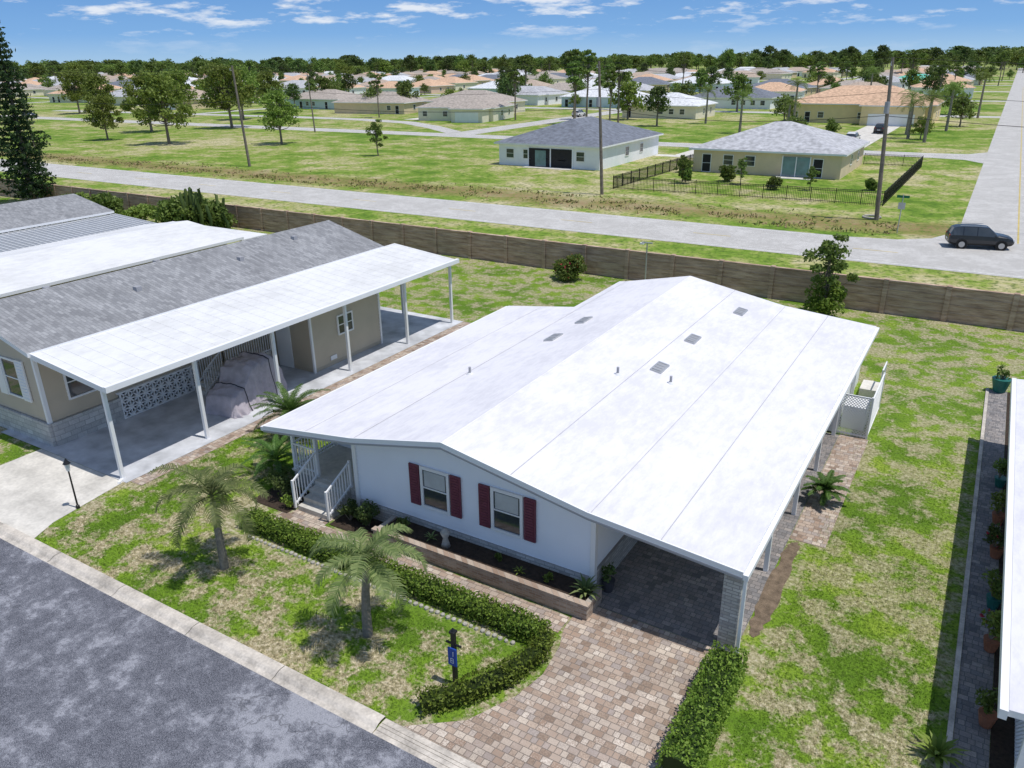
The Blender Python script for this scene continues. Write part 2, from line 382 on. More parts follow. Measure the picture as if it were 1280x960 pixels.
for (xa,za),(xb,zb) in zip(prof[:-1],prof[1:]):
    y0,y1=14.84,14.885
    b.add([(xa,y0,za-.2),(xb,y0,zb-.2),(xb,y1,zb-.2),(xa,y1,za-.2),(xa,y0,za+.015),(xb,y0,zb+.015),(xb,y1,zb+.015),(xa,y1,za+.015)],[(0,3,2,1),(4,5,6,7),(0,1,5,4),(1,2,6,5),(2,3,7,6),(3,0,4,7)],'trim_white')
    b.add([(xa,y0-.012,za-.19),(xb,y0-.012,zb-.19),(xb,y0-.002,zb-.19),(xa,y0-.002,za-.19),(xa,y0-.012,za-.13),(xb,y0-.012,zb-.13),(xb,y0-.002,zb-.13),(xa,y0-.002,za-.13)],[(0,3,2,1),(4,5,6,7),(0,1,5,4),(1,2,6,5),(2,3,7,6),(3,0,4,7)],'trim_grey')
b.box(-3.145,-3.03,14.84,34.65,2.26,2.4,'trim_white'); b.box(-18.42,-18.305,14.84,29.7,2.28,2.42,'trim_white')
b.beam((-3.1,14.95,2.3),(-3.1,14.98,.1),.07,'trim_white')
b.obj('fascia_gutter',H)
b=B()
pts=[(-15,15.42,.45),(-7.05,15.42,.45),(-7.05,15.42,pz(-7.05)-.135)]+[(-11.34,15.42,3.47),(-14.6,15.42,2.79),(-15,15.42,pz(-15)-.135)]
b.poly(pts,'siding_white')
b.poly([(x,34.2,z) for x,y,z in reversed(pts)],'siding_white')
siding(b,'y',15.42,-14.95,-7.1,.55,3.5,'siding_white',-1,top=lambda x:pz(x)-.13)
b.quad((-7.05,15.42,0),(-7.05,34.2,0),(-7.05,34.2,2.66),(-7.05,15.42,2.66),'siding_white')
siding(b,'x',-7.05,15.5,34.2,.75,2.66,'siding_white',1)
b.quad((-15,15.42,0),(-15,34.2,0),(-15,34.2,2.73),(-15,15.42,2.73),'siding_white')
siding(b,'x',-15,15.42,34.2,.55,2.73,'siding_white',-1)
b.box(-15.09,-14.95,15.34,15.5,.0,2.72,'trim_white'); b.box(-7.11,-6.97,15.34,15.5,.0,2.65,'trim_white')
b.obj('walls',H)
b=B(); b.box(-14.94,-7.12,15.33,15.415,0,.53,'pale_brick'); b.box(-7.04,-6.96,15.51,34.2,0,.72,'pale_brick'); b.obj('skirting',H)
b=B()
for u0,u1 in((-12.43,-11.6),(-10.03,-9.2)):
    window(b,'y',15.40,-1,u0,u1,1.12,2.28,tw=.09)
    b.box(u0+.05,u1-.05,15.341,15.361,1.75,2.25,'blind')
    for a0,a1 in((u0-.48,u0-.13),(u1+.13,u1+.48)):
        b.box(a0,a1,15.33,15.38,1.05,2.36,'shutter_maroon')
        for k in range(14):
            z=1.13+k*.085; b.box(a0+.05,a1-.05,15.315,15.329,z,z+.05,'shutter_maroon')
window(b,'x',-7.03,1,18,19,1.2,2.1); window(b,'x',-7.03,1,22,23,1.2,2.1); 
b.box(-7.03,-6.98,25.2,26.1,.5,2.45,'trim_white')
b.obj('windows',H)
b=B(); b.box(-3.62,-3.2,15.1,15.5,0,2.3,'pale_brick'); b.box(-3.66,-3.16,15.06,15.54,2.2,2.28,'trim_white')
for y in (18.7,22.0,25.2,28.3,32): b.box(-3.45,-3.33,y-.06,y+.06,0,2.34,'trim_white')
b.box(-3.44,-3.34,15.5,34.4,2.19,2.345,'trim_white')
b.box(-6.9,-3.5,28.5,34.2,0,.05,'concrete')
b.quad((-7,28.5,0),(-3.46,28.5,0),(-3.46,28.5,2.37),(-7,28.5,2.6),'siding_white'); siding(b,'y',28.5,-7,-3.5,.1,2.36,'siding_white',-1)
b.quad((-3.46,28.5,0),(-3.46,34.2,0),(-3.46,34.2,2.2),(-3.46,28.5,2.2),'siding_white')
window(b,'x',-3.46,1,29.2,31.2,1,2.0); 
b.box(-5.9,-5.0,28.42,28.47,0.05,2.1,'trim_grey')
b.obj('carport',H)
b=B()
def vent(x,y,s=1):
    z=pz(x); t=(pz(x+.1)-pz(x-.1))/.2
    def q(dx,dy,dz): return (x+dx,y+dy,z+t*dx+dz)
    w,l=.2*s,.42*s
    for (a,bb,c,d,h,m) in ((-w,w,-l,l,.06,'aluminium'),(-w+.05,w-.05,-l+.05,l-.05,.064,'trim_grey')):
        b.add([q(a,c,0),q(bb,c,0),q(bb,d,0),q(a,d,0),q(a,c,h),q(bb,c,h),q(bb,d,h),q(a,d,h)],[(4,5,6,7),(0,1,5,4),(1,2,6,5),(2,3,7,6),(3,0,4,7)],m)
    for k in range(4): 
        yy=-l+.1+k*(2*l-.2)/3
        b.add([q(-w+.06,yy-.03,.075),q(w-.06,yy-.03,.075),q(w-.06,yy+.04,.075),q(-w+.06,yy+.04,.075)],[(0,1,2,3)],'aluminium')
for x,y in((-13.2,27.2),(-13.3,24.8),(-8.7,24.0),(-8.7,27.4),(-8.2,32.0)): vent(x,y)
for x,y in((-9.57,22.4),(-14.3,20.6),(-8.0,23.2)):
    b.tube([(x,y,pz(x)-.02),(x,y,pz(x)+.06)],[.14,.06],'white_metal',10)
    b.tube([(x,y,pz(x)-.02),(x,y,pz(x)+.26)],[.045,.045],'trim_grey',10)
b.obj('roof_vents',H)
b=B()
b.box(-18.0,-15.12,15.6,29.5,.0,.62,'slab_skirt'); b.box(-18.05,-15.12,15.55,29.5,.62,.68,'concrete')
b.quad((-17.9,17.6,.68),(-15.02,17.6,.68),(-15.02,17.6,2.75),(-17.9,17.6,2.36),'siding_white'); siding(b,'y',17.6,-17.9,-15.05,.7,2.35,'siding_white',-1)
b.quad((-17.9,17.6,.68),(-17.9,29.5,.68),(-17.9,29.5,2.36),(-17.9,17.6,2.36),'siding_white')
b.quad((-17.9,29.5,0),(-15,29.5,0),(-15,29.5,2.7),(-17.9,29.5,2.36),'siding_white')
for k in range(5): window(b,'x',-17.9,-1,18+k*2.25,19.8+k*2.25,1.2,2.2,glass='glass_teal')
window(b,'y',17.58,-1,-16.2,-15.4,.75,2.5,glass='glass_teal'); window(b,'y',17.58,-1,-17.6,-16.7,1.1,2.1,glass='glass_teal')
for x in(-17.95,-16.95,-15.2): b.box(x-.05,x+.05,15.6,15.7,.68,pz(x)-.14,'trim_white')
for k in range(4): b.box(-16.85,-15.55,14.55+k*.27,15.6,0 if k==0 else k*.165+.001,(k+1)*.165,'concrete')
def rail(a,c,n):
    a=Vector(a);c=Vector(c)
    for hz in(.12,.92): b.beam(a+Vector((0,0,hz)),c+Vector((0,0,hz)),.05,'trim_white')
    for i in range(n+1):
        p=a.lerp(c,i/n); w=.07 if i in(0,n) else .025
        b.beam(p,p+Vector((0,0,.97 if i in(0,n) else .9)),w,'trim_white')
rail((-16.9,14.5,.1),(-16.9,15.6,.66),9); rail((-15.5,14.5,.1),(-15.5,15.6,.66),9)
rail((-17.95,15.62,.68),(-16.95,15.62,.68),8); rail((-17.98,15.65,.68),(-17.98,17.5,.68),14)
b.obj('porch',H)
b=B()
def lattice(b,x0,y0,x1,y1,h,m='trim_white',st=.11):
    L=math.hypot(x1-x0,y1-y0); ux,uy=(x1-x0)/L,(y1-y0)/L
    def P(s,z,o=0): return (x0+ux*s-uy*o,y0+uy*s+ux*o,z)
    b.beam(P(0,0),P(0,h+.05),.07,m); b.beam(P(L,0),P(L,h+.05),.07,m); b.beam(P(0,h),P(L,h),.05,m); b.beam(P(0,.08),P(L,.08),.05,m)
    k=-h
    while k<L:
        for dirn,o in((1,0),(-1,.012)):
            s0,z0,s1,z1=(k,0,k+h,h) if dirn==1 else (k+h,0,k,h)
            def cl(sa,za,sb,zb):
                t0,t1=0,1; d=sb-sa
                for lim,sg in((0,1),(L,-1)):
                    ta=(lim-sa)/d
                    if (d>0)==(sg==1): t0=max(t0,ta)
                    else: t1=min(t1,ta)
                return (sa+d*t0,za+(zb-za)*t0,sa+d*t1,za+(zb-za)*t1) if t1>t0 else None
            r=cl(s0,z0,s1,z1)
            if r: b.beam(P(r[0],r[1],o),P(r[2],r[3],o),.02,m)
        k+=st
lattice(b,-3.35,28.55,-2.3,28.55,1.6); lattice(b,-2.3,28.6,-2.3,31.6,1.5); b.box(-3.3,-2.5,29.2,30.3,0,.9,'trim_white')
b.box(-3.2,-2.4,32.6,33.7,0,.35,'concrete'); b.beam((-2.45,32.6,0),(-2.45,32.6,1.3),.05,'trim_white'); b.beam((-2.45,33.7,0),(-2.45,33.7,1.3),.05,'trim_white');b.beam((-2.45,32.6,1.25),(-2.45,33.7,1.25),.05,'trim_white')
b.obj('lattice_enclosure')
b=B(); b.box(-13.6,-6.7,14.36,14.5,0,.42,'planter_brick'); b.box(-13.6,-13.46,14.5,15.3,0,.42,'planter_brick'); b.box(-6.84,-6.7,14.5,15.25,0,.42,'planter_brick')
b.box(-13.64,-6.66,14.33,14.52,.42,.47,'planter_brick')
b.rect(-13.46,-6.84,14.5,15.33,.36,'mulch'); b.obj('brick_planter')
b=B(); b.rect(-18.6,-17.0,14.2,15.5,.02,'mulch'); b.rect(-15.4,-13.65,14.4,15.4,.02,'mulch'); b.obj('mulch_bed')
b=B()
def stones(path,st=.17):
    for (xa,ya),(xb,yb) in zip(path[:-1],path[1:]):
        L=math.hypot(xb-xa,yb-ya); n=int(L/st)
        for i in range(n):
            x=xa+(xb-xa)*i/n; y=ya+(yb-ya)*i/n+random.uniform(-.015,.015); r=.06*random.uniform(.8,1.15)
            b.tube([(x,y,0),(x,y,.05),(x,y,.075)],[r,r,r*.5],'stone',7)
stones([(-17.2,12.95),(-17.0,12.72),(-7.7,12.72)])
b.obj('stone_edging')

# ------------------------------------------------------------ plants
RS=np.random.RandomState(3)
def hedge(name,path,w,h,leaf='leaf_hedge',dens=750,size=.04):
    b=B()
    for (xa,ya),(xb,yb) in zip(path[:-1],path[1:]):
        L=math.hypot(xb-xa,yb-ya); ux,uy=(xb-xa)/L,(yb-ya)/L; nx,ny=-uy,ux
        i=w/2-.07
        a=Vector((xa,ya,0));c=Vector((xb,yb,0)); N=Vector((nx,ny,0))*i
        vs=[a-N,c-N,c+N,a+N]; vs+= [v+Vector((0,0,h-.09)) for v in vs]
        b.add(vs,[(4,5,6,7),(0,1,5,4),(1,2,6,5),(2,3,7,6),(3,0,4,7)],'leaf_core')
        per=w+2*h; n=int(dens*L*per)
        s=RS.rand(n)*(L+w*.3)-w*.15; q=RS.rand(n)*per
        off=np.where(q<h,-w/2,np.where(q>h+w,w/2,q-h-w/2)); z=np.where(q<h,q,np.where(q>h+w,per-q,h))
        jx=RS.normal(size=n)*.03
        wob=np.array([noise.noise(Vector((xa+ux*ss,ya+uy*ss+oo,0))*1.6) for ss,oo in zip(s,off)])
        z=z*(1+wob*.14)+RS.normal(size=n)*.02; off=off*(1+wob*.14)+jx
        cent=np.stack([xa+ux*s+nx*off,ya+uy*s+ny*off,np.clip(z,.02,None)],1)
        cards(b,cent,size,leaf,RS)
    return b.obj(name)
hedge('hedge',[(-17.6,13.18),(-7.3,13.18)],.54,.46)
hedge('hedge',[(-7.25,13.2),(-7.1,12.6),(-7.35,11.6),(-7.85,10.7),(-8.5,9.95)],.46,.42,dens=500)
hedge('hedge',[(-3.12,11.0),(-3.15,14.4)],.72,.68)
def bush(name,x,y,r,h,leaf='leaf_tree',n=900,size=.07,flower=None,z0=0,lumps=9):
    b=B(); cs=[]
    for k in range(lumps):
        a=RS.rand()*6.28; q=r*.6*math.sqrt(RS.rand()); rr=r*(.3+.25*RS.rand())
        cz=z0+h*(.25+.55*RS.rand())
        m=n//lumps; d=RS.normal(size=(m,3)); d/=np.linalg.norm(d,axis=1)[:,None]; d*= (RS.rand(m)**.4)[:,None]*rr
        d[:,2]*=h/(2*r)*1.1
        cs.append(np.array([x+q*math.cos(a),y+q*math.sin(a),cz])+d)
        b.beam((x,y,z0),(x+q*math.cos(a),y+q*math.sin(a),cz),.03,'bark',.01)
    c=np.concatenate(cs); c[:,2]=np.clip(c[:,2],z0+.02,None)
    cards(b,c,size,leaf,RS)
    if flower: cards(b,c[RS.choice(len(c),n//22)]+RS.normal(size=(n//22,3))*.04,size*.9,flower,RS)
    return b.obj(name)
def frond(b,o,az,L,el,droop,ll,n,mat,w=.03,vee=.35):
    o=Vector(o); hd=Vector((math.cos(az),math.sin(az),0)); sd=Vector((-hd.y,hd.x,0)); p=o.copy(); pts=[p.copy()]; N=12; dirs=[]
    for i in range(N):
        t=i/N; e=el-droop*t**1.2
        d=hd*math.cos(e)+Vector((0,0,math.sin(e))); dirs.append(d); p=p+d*(L/N); pts.append(p.copy())
    b.tube(pts,[.022*(1-i/(N+2)) for i in range(N+1)],mat,4,False)
    for i in range(n):
        t=.12+.88*i/n; k=min(int(t*N),N-1); f=t*N-k; q=pts[k].lerp(pts[k+1],f); d=dirs[k]; up=d.cross(sd)*-1
        if up.z<0: up=-up
        l=ll*max(.05,math.sin(math.pi*min(1,(t*.85+.12))))**.6*random.uniform(.85,1.1)
        for s in(-1,1):
            dr=(sd*s*.8+d*.55+up*vee*random.uniform(.2,1.1)).normalized()
            m1=q+dr*l*.55; e1=q+dr*l+Vector((0,0,-l*.35))
            wv=d*w/2
            b.add([q-wv,q+wv,m1+wv,m1-wv,e1],[(0,1,2,3),(3,2,4)],mat)
def palm(name,x,y,h,L,nf=16,leaf='leaf_palm',lean=(0,0),ll=.32,r=.11,n=30,droop=2.0,bark='palm_bark',w=.03):
    b=B(); N=12; pts=[];rs=[]
    for i in range(N+1):
        t=i/N; pts.append((x+lean[0]*t*t,y+lean[1]*t*t,h*t)); rs.append(r*(1.25-.45*t)*(1+.08*(i%2)))
    b.tube(pts,rs,bark,10)
    top=Vector(pts[-1]); b.tube([top,top+Vector((0,0,.3))],[r*.6,r*.25],leaf,8)
    for i in range(nf):
        az=i*2.399+random.uniform(-.2,.2); t=i/nf
        frond(b,top+Vector((0,0,.12+.15*t)),az,L*random.uniform(.8,1.1),rad(12+60*t),droop*random.uniform(.75,1.1),ll,n,leaf,w)
    return b.obj(name)
palm('palm_tree',-16.4,11.3,2.05,1.8,14,lean=(-.15,.1),ll=.38,n=34,droop=2.3,w=.036,r=.1)
palm('palm_tree',-11.1,11.2,2.0,1.75,14,lean=(.12,.05),ll=.38,n=34,droop=2.3,w=.036,r=.1)
palm('sago_palm',-20.9,18.3,.7,1.7,32,'leaf_palm_dark',ll=.22,r=.2,n=36,droop=1.3)
palm('sago_palm',-19.3,16.0,.3,1.3,22,'leaf_palm_dark',ll=.2,r=.15,n=30,droop=1.2)
palm('sago_palm',-19.0,22.0,.3,1.0,18,'leaf_palm_dark',ll=.18,r=.15,n=26,droop=1.2)
palm('sago_palm',-2.75,23.2,.25,.75,24,'leaf_palm_dark',ll=.17,r=.1,n=26,droop=1.2)
def agave(name,x,y,r,n=16,leaf='leaf_bright',z=0):
    b=B()
    for i in range(n):
        az=i*2.399; t=i/n; el=rad(15+60*t); L=r*random.uniform(.8,1.1)
        hd=Vector((math.cos(az),math.sin(az),0)); sd=Vector((-hd.y,hd.x,0)); p0=Vector((x,y,z+.03)); 
        p1=p0+(hd*math.cos(el)+Vector((0,0,math.sin(el))))*L*.6; p2=p1+(hd*math.cos(el-.6)+Vector((0,0,math.sin(el-.6))))*L*.4
        w=r*.07
        b.add([p0-sd*w,p0+sd*w,p1+sd*w,p1-sd*w,p2],[(0,1,2,3),(3,2,4)],leaf)
    return b.obj(name)
agave('agave_plant',1.15,14.2,.62,22); 
agave('agave_plant',-7.0,14.9,.55,26,'leaf_palm',z=.36); agave('agave_plant',-11.9,14.9,.3,14,'leaf_palm',z=.36); agave('agave_plant',-8.9,14.8,.25,14,z=.36)
for x,y,r,h,l in((-14.3,14.95,.45,.9,'leaf_dark'),(-15.0,14.9,.4,.8,'leaf_dark'),(-17.9,14.9,.5,1.0,'leaf_dark'),(-18.6,15.4,.5,.7,'leaf_tree'),(-12.9,14.95,.25,.45,'leaf_tree'),(-8.1,14.9,.16,.25,'leaf_bright'),(-9.7,15,.14,.2,'leaf_tree'),(-17.2,14.5,.3,.5,'leaf_hedge')):
    bush('shrub',x,y,r,h,l,700 if r>.3 else 200,.05,z0=.36 if -13.4<x<-7 else 0)
b=B(); b.tube([(-11.35,14.85,.36),(-11.35,14.85,.5),(-11.35,14.85,.62),(-11.35,14.85,.8),(-11.35,14.85,.92)],[.14,.1,.07,.15,.05],'stone',10); b.obj('garden_statue',smooth=True)
bush('hibiscus_bush',-22.3,43.6,1.3,2.0,'leaf_tree',3400,.1,'flower_red',lumps=14)
bush('shrub',-58.5,42.5,2.6,3.0,'leaf_tree',3500,.2,lumps=14); bush('shrub',-55,42.8,2.4,2.6,'leaf_tree',2600,.18); bush('shrub',-69,42.3,1.8,2.4,'leaf_tree',2200,.18,lumps=7);bush('shrub',-75.5,42.5,2.2,1.8,'leaf_bright',2200,.16); bush('shrub',-71,42,1.3,1.5,'leaf_tree',1200,.15); bush('shrub',-64,42.2,1.8,1.7,'leaf_bright',1500,.16)
b=B()
for k in range(34):
    x=-56.5+RS.normal()*1.5; y=42.3+RS.normal()*.7; h=1.6+RS.rand()*2.0
    b.tube([(x,y,0),(x+RS.normal()*.15,y,h*.6),(x+RS.normal()*.2,y,h),(x,y,h+.1)],[.13,.14,.12,.03],'leaf_dark',7)
b.obj('cactus_cluster',smooth=True)
def treemesh(name,h,cr,ch,leaf,nl,size,seed,trunk=.2,lumps=16,sparse=False,flat=.65):
    rs=np.random.RandomState(seed); rnd=random.Random(seed); b=B()
    tz=h-ch
    b.tube([(0,0,-.1),(rnd.uniform(-.1,.1)*h*.1,0,tz*.5),(rnd.uniform(-.05,.05)*h,rnd.uniform(-.03,.03)*h,tz+ch*.35),(0,0,h*.9)],[trunk*1.2,trunk,trunk*.65,trunk*.12],'bark',7)
    cs=[]
    for k in range(lumps):
        a=k*2.399+rnd.uniform(-.4,.4); t=(k+.5)/lumps
        zz=tz+ch*(.12+.8*t); env=math.sin(math.pi*min(.97,.25+.7*t))**.7
        q=cr*env*rnd.uniform(.2,.85); p=Vector((q*math.cos(a),q*math.sin(a),zz+rnd.uniform(-.08,.08)*ch))
        s0=Vector((0,0,tz*.8+ (zz-tz)*.45)); mid=s0.lerp(p,.5)+Vector((0,0,-.04*h))
        b.tube([s0,mid,p],[trunk*.42,trunk*.26,trunk*.08],'bark',5,False)
        rr=cr*rnd.uniform(.2,.42)*(.8 if sparse else 1); m=int(nl/lumps*rnd.uniform(.6,1.4))
        d=rs.normal(size=(m,3)); d/=np.linalg.norm(d,axis=1)[:,None]; d*=(rs.rand(m)**.6*1.15)[:,None]*rr; d[:,2]*=flat
        cs.append(np.array(p)+d)
    cards(b,np.concatenate(cs),size,leaf,rs,aspect=.6)
    return b.mesh(name)
def put(name,me,x,y,s=1,parent=None,rz=None,sz=None):
    o=bpy.data.objects.new(name,me); o.location=(x,y,0); o.scale=(s,s,sz or s); o.rotation_euler[2]=random.uniform(0,6.28) if rz is None else rz
    COL.objects.link(o)
    if parent: o.parent=parent
    return o
T_field=[treemesh('field_tree_mesh%d'%i,11,5.4,8,'leaf_bright',5200,.24,10+i,.24,34,sparse=True) for i in range(3)]
T_small=treemesh('small_tree_mesh',4.3,1.5,3.3,'leaf_tree',1700,.10,31,.07,18,sparse=True)
T_bg=[treemesh('bg_tree_mesh%d'%i,h,cr,ch,lf,1200,.46,50+i,.3,26) for i,(h,cr,ch,lf) in enumerate([(12,5.2,8.5,'leaf_tree'),(13,4.6,8.5,'leaf_dark'),(10,5.6,7.5,'leaf_bright'),(12,5,8.5,'leaf_tree'),(11,6,8,'leaf_tree')])]
T_pine=[treemesh('pine_mesh%d'%i,15,3.0,5.5,'leaf_tree',1100,.3,70+i,.22,18,sparse=True,flat=.45) for i in range(3)]
put('frangipani_tree',T_small,-6.6,43.3,1.05); bush('shrub',-6.5,43.2,1.25,1.9,'leaf_hedge',2800,.09,lumps=14)
for i,(x,y,s) in enumerate([(-153.6,107.6,1.05),(-145,92,.7),(-145.6,121.8,1.2),(-107.6,100.2,.8),(-127,92,1.05),(-190,143,1.1),(-165,142,1.1),(-205,130,1.0),(-235,142,1.1),(-180,165,1.0)]):
    put('field_tree',T_field[i%3],x,y,s)
put('sapling',T_small,-79.7,92.9,1.25)
def norfolk(x,y,h,r):
    b=B(); rs=np.random.RandomState(5); b.tube([(x,y,0),(x+.3,y,h*.5),(x+.4,y,h)],[.32,.2,.03],'bark',8); z=.9; k=0; cs=[]
    while z<h-.2:
        t=z/h; rr=r*(1-t)**.5*rs.uniform(.72,1.1)*min(1,.6+z*.3); n=7; cx=x+.4*t
        for i in range(n):
            a=6.283*i/n+k*.6+rs.uniform(-.15,.15); L=rr*rs.uniform(.7,1.1); m=max(12,int(L*34))
            q=rs.rand(m)**.7*L; cs.append(np.stack([cx+q*math.cos(a)+rs.normal(size=m)*.13,y+q*math.sin(a)+rs.normal(size=m)*.13,z-.1*q+.12*q*q/max(L,.1)+rs.normal(size=m)*.10],1))
            b.beam((cx,y,z),(cx+L*math.cos(a),y+L*math.sin(a),z),.06,'bark',.02)
        z+=.5; k+=1
    cards(b,np.concatenate(cs),.17,'leaf_pine',rs,aspect=.45); b.obj('norfolk_pine_tree')
norfolk(-83.9,43.9,17.2,2.9)

# ------------------------------------------------------------ grass tufts (one instanced mass)
G=empty('lawn_tufts'); pm={}
for lv,n in enumerate((380,210,100,40)):
    pm[lv]=[]
    for k in range(4):
        rs=np.random.RandomState(90+k+lv*10); p=(rs.rand(n,2)-.5)*.54; a=rs.rand(n)*6.28; hh=.015+.03*rs.rand(n); w=.006+.007*rs.rand(n)
        ln=rs.normal(size=(n,2))*.025; v=np.zeros((n,3,3))
        v[:,0,:2]=p+np.stack([np.cos(a)*w,np.sin(a)*w],1); v[:,1,:2]=p-np.stack([np.cos(a)*w,np.sin(a)*w],1); v[:,2,:2]=p+ln; v[:,2,2]=hh
        me=bpy.data.meshes.new('tuft_patch'); me.from_pydata(v.reshape(-1,3).tolist(),[],[(3*i,3*i+1,3*i+2) for i in range(n)]); me.materials.append(BLADE); pm[lv].append(me)
def inlawn(x,y):
    if y>30: return False
    if -22.2<x<-8.75 and 9.6<y<12.5: return True
    if -8.76<x<-7.9 and 10.9<y<12.5: return True
    if -22.3<x<-18.6 and 9.6<y<30: return True
    if -2.35<x<1.0 and 9.6<y<30: return True
    return False
x=-22.25
while x<1.1:
    y=9.65
    while y<30:
        if inlawn(x,y):
            lv=(y-16)/3.5+random.uniform(-.7,.7); lv=0 if lv<0 else int(min(lv,4))
            if lv<4: put('tufts',random.choice(pm[lv]),x,y,1.0,G,rz=random.choice([0,1.5708,3.1416,4.712]))
        y+=.5
    x+=.5
# ------------------------------------------------------------ lamp, house sign
b=B(); b.tube([(-23.05,11.1,0),(-23.05,11.1,.1),(-23.05,11.1,.12),(-23.05,11.1,1.35)],[.07,.06,.03,.025],'black_metal',8)
b.tube([(-23.05,11.1,1.35),(-23.05,11.1,1.4),(-23.05,11.1,1.6)],[.05,.06,.085],'light_clear',6); b.tube([(-23.05,11.1,1.6),(-23.05,11.1,1.72),(-23.05,11.1,1.78)],[.12,.04,.01],'black_metal',6); b.obj('lamp_post')
b=B(); x,y=-8.3,10.95
b.beam((x,y,0),(x,y,1.45),.09,'black_metal'); b.box(x-.07,x+.07,y-.07,y+.07,1.45,1.5,'black_metal'); b.tube([(x,y,1.5),(x,y,1.58)],[.05,.01],'black_metal',6)
b.box(x-.2,x+.2,y-.02,y+.02,1.12,1.16,'black_metal')
b.box(x-.11,x+.11,y-.085,y-.05,.6,1.07,'sign_blue'); 
def digit(cx,cz,segs):
    S={'t':(-.035,.035,.055,.068),'m':(-.035,.035,-.006,.006),'b':(-.035,.035,-.068,-.055),'tl':(-.04,-.028,0,.065),'tr':(.028,.04,0,.065),'bl':(-.04,-.028,-.065,0),'br':(.028,.04,-.065,0)}
    for s in segs:
        a,c,d,e=S[s]; b.box(x+cx+a,x+cx+c,y-.09-.001*len(s),y-.086,cz+d,cz+e,'sign_white')
digit(0,.93,('tr','br')); digit(0,.74,('t','m','b','tl','tr','bl','br')); b.obj('house_number_sign')

# ------------------------------------------------------------ left neighbour home
N=empty('mobile_home')
b=B()
P1=[(-34.8,3.82),(-31,5.0),(-27.2,3.95)]
slab(b,P1,12.75,31.6,.16,'shingle_grey')
b.obj('roof',N)
b=B(); 
b.add([(-27.3,12.9,3.90),(-23.2,12.9,3.45),(-23.2,32.6,3.45),(-27.3,32.6,3.90),(-27.3,12.9,3.83),(-23.2,12.9,3.38),(-23.2,32.6,3.38),(-27.3,32.6,3.83)],[(0,1,2,3),(7,6,5,4),(0,4,5,1),(3,2,6,7),(0,3,7,4)],'white_metal')
yy=13.2
while yy<32.5:
    b.add([(-27.25,yy,3.897),(-23.2,yy,3.452),(-23.2,yy+.015,3.462),(-27.25,yy+.015,3.907),(-23.2,yy+.03,3.452),(-27.25,yy+.03,3.897)],[(0,1,2,3),(3,2,4,5)],'white_metal'); yy+=.6
b.box(-23.25,-23.08,12.85,32.65,3.3,3.5,'trim_white'); 
b.add([(-27.3,12.84,3.72),(-23.2,12.84,3.3),(-23.2,12.9,3.3),(-27.3,12.9,3.72),(-27.3,12.84,3.93),(-23.2,12.84,3.49),(-23.2,12.9,3.49),(-27.3,12.9,3.93)],[(0,3,2,1),(4,5,6,7),(0,1,5,4),(1,2,6,5),(2,3,7,6),(3,0,4,7)],'trim_white')
for y in(13.0,16.5,20.2,24.4,28.6,32.4): b.box(-23.6,-23.48,y-.06,y+.06,0,3.4,'trim_white')
b.beam((-23.55,13.0,.0),(-23.3,12.7,.02),.1,'trim_white')
for y in(29.8,32.4): b.box(-26.9,-26.78,y-.06,y+.06,0,3.8,'trim_white')
b.obj('carport',N)
b=B()
def gz(x): return pz(x,P1)
b.poly([(-34.5,13.3,0),(-28,13.3,0),(-28,13.3,gz(-28)-.16),(-31,13.3,4.84),(-34.5,13.3,gz(-34.5)-.16)],'siding_beige')
siding(b,'y',13.3,-34.5,-28.05,.95,4.9,'siding_beige',-1,top=lambda x:gz(x)-.15,h=.16)
b.quad((-28,13.3,0),(-28,31.3,0),(-28,31.3,3.8),(-28,13.3,3.8),'siding_beige'); siding(b,'x',-28,13.3,23.3,.95,3.6,'siding_beige',1,h=.16)
siding(b,'x',-28,28,31.3,.3,3.6,'siding_beige',1,h=.16)
b.poly([(-34.5,31.3,0),(-34.5,31.3,gz(-34.5)-.16),(-31,31.3,4.84),(-28,31.3,gz(-28)-.16),(-28,31.3,0)],'siding_beige')
b.quad((-34.5,13.3,0),(-34.5,31.3,0),(-34.5,31.3,3.7),(-34.5,13.3,3.7),'siding_beige')
b.box(-28.08,-27.95,13.22,13.36,.9,3.75,'trim_white')
b.box(-27.98,-24.75,23.4,28.0,0,3.5,'siding_beige'); siding(b,'y',23.4,-27.98,-24.75,.2,3.45,'siding_beige',-1,h=.16); siding(b,'x',-24.75,23.4,28,.2,3.4,'siding_beige',1,h=.16)
b.box(-24.78,-24.68,23.33,23.43,0,3.45,'trim_white'); b.box(-24.78,-24.68,27.95,28.05,0,3.4,'trim_white')
b.obj('walls',N)
b=B(); b.box(-34.55,-27.92,13.16,13.27,0,.92,'slab_skirt'); b.box(-27.95,-27.85,13.28,16.0,0,.92,'slab_skirt'); 
b.box(-27.98,-27.93,16.0,19.6,0,1.1,'dark_interior')
for i in range(10):
    for j in range(3):
        y=16.0+i*.36; z=.02+j*.36
        b.box(-27.93,-27.83,y,y+.36,z,z+.05,'trim_white'); b.box(-27.93,-27.84,y,y+.05,z+.05,z+.36,'trim_white')
        b.beam((-27.88,y+.05,z+.05),(-27.88,y+.36,z+.36),.06,'trim_white'); b.beam((-27.88,y+.36,z+.05),(-27.88,y+.05,z+.36),.06,'trim_white')
b.box(-27.95,-27.82,15.9,19.7,1.1,1.16,'trim_white')
b.obj('skirting',N)
b=B()
window(b,'y',13.28,-1,-30.2,-29.3,1.7,3.1,mull=True); 
b.box(-29.22,-28.75,13.2,13.26,1.6,3.2,'trim_white')
for k in range(12): b.box(-29.18,-28.8,13.18,13.199,1.66+k*.125,1.73+k*.125,'trim_white')
b.box(-30.8,-30.3,13.2,13.26,1.6,3.2,'trim_white')
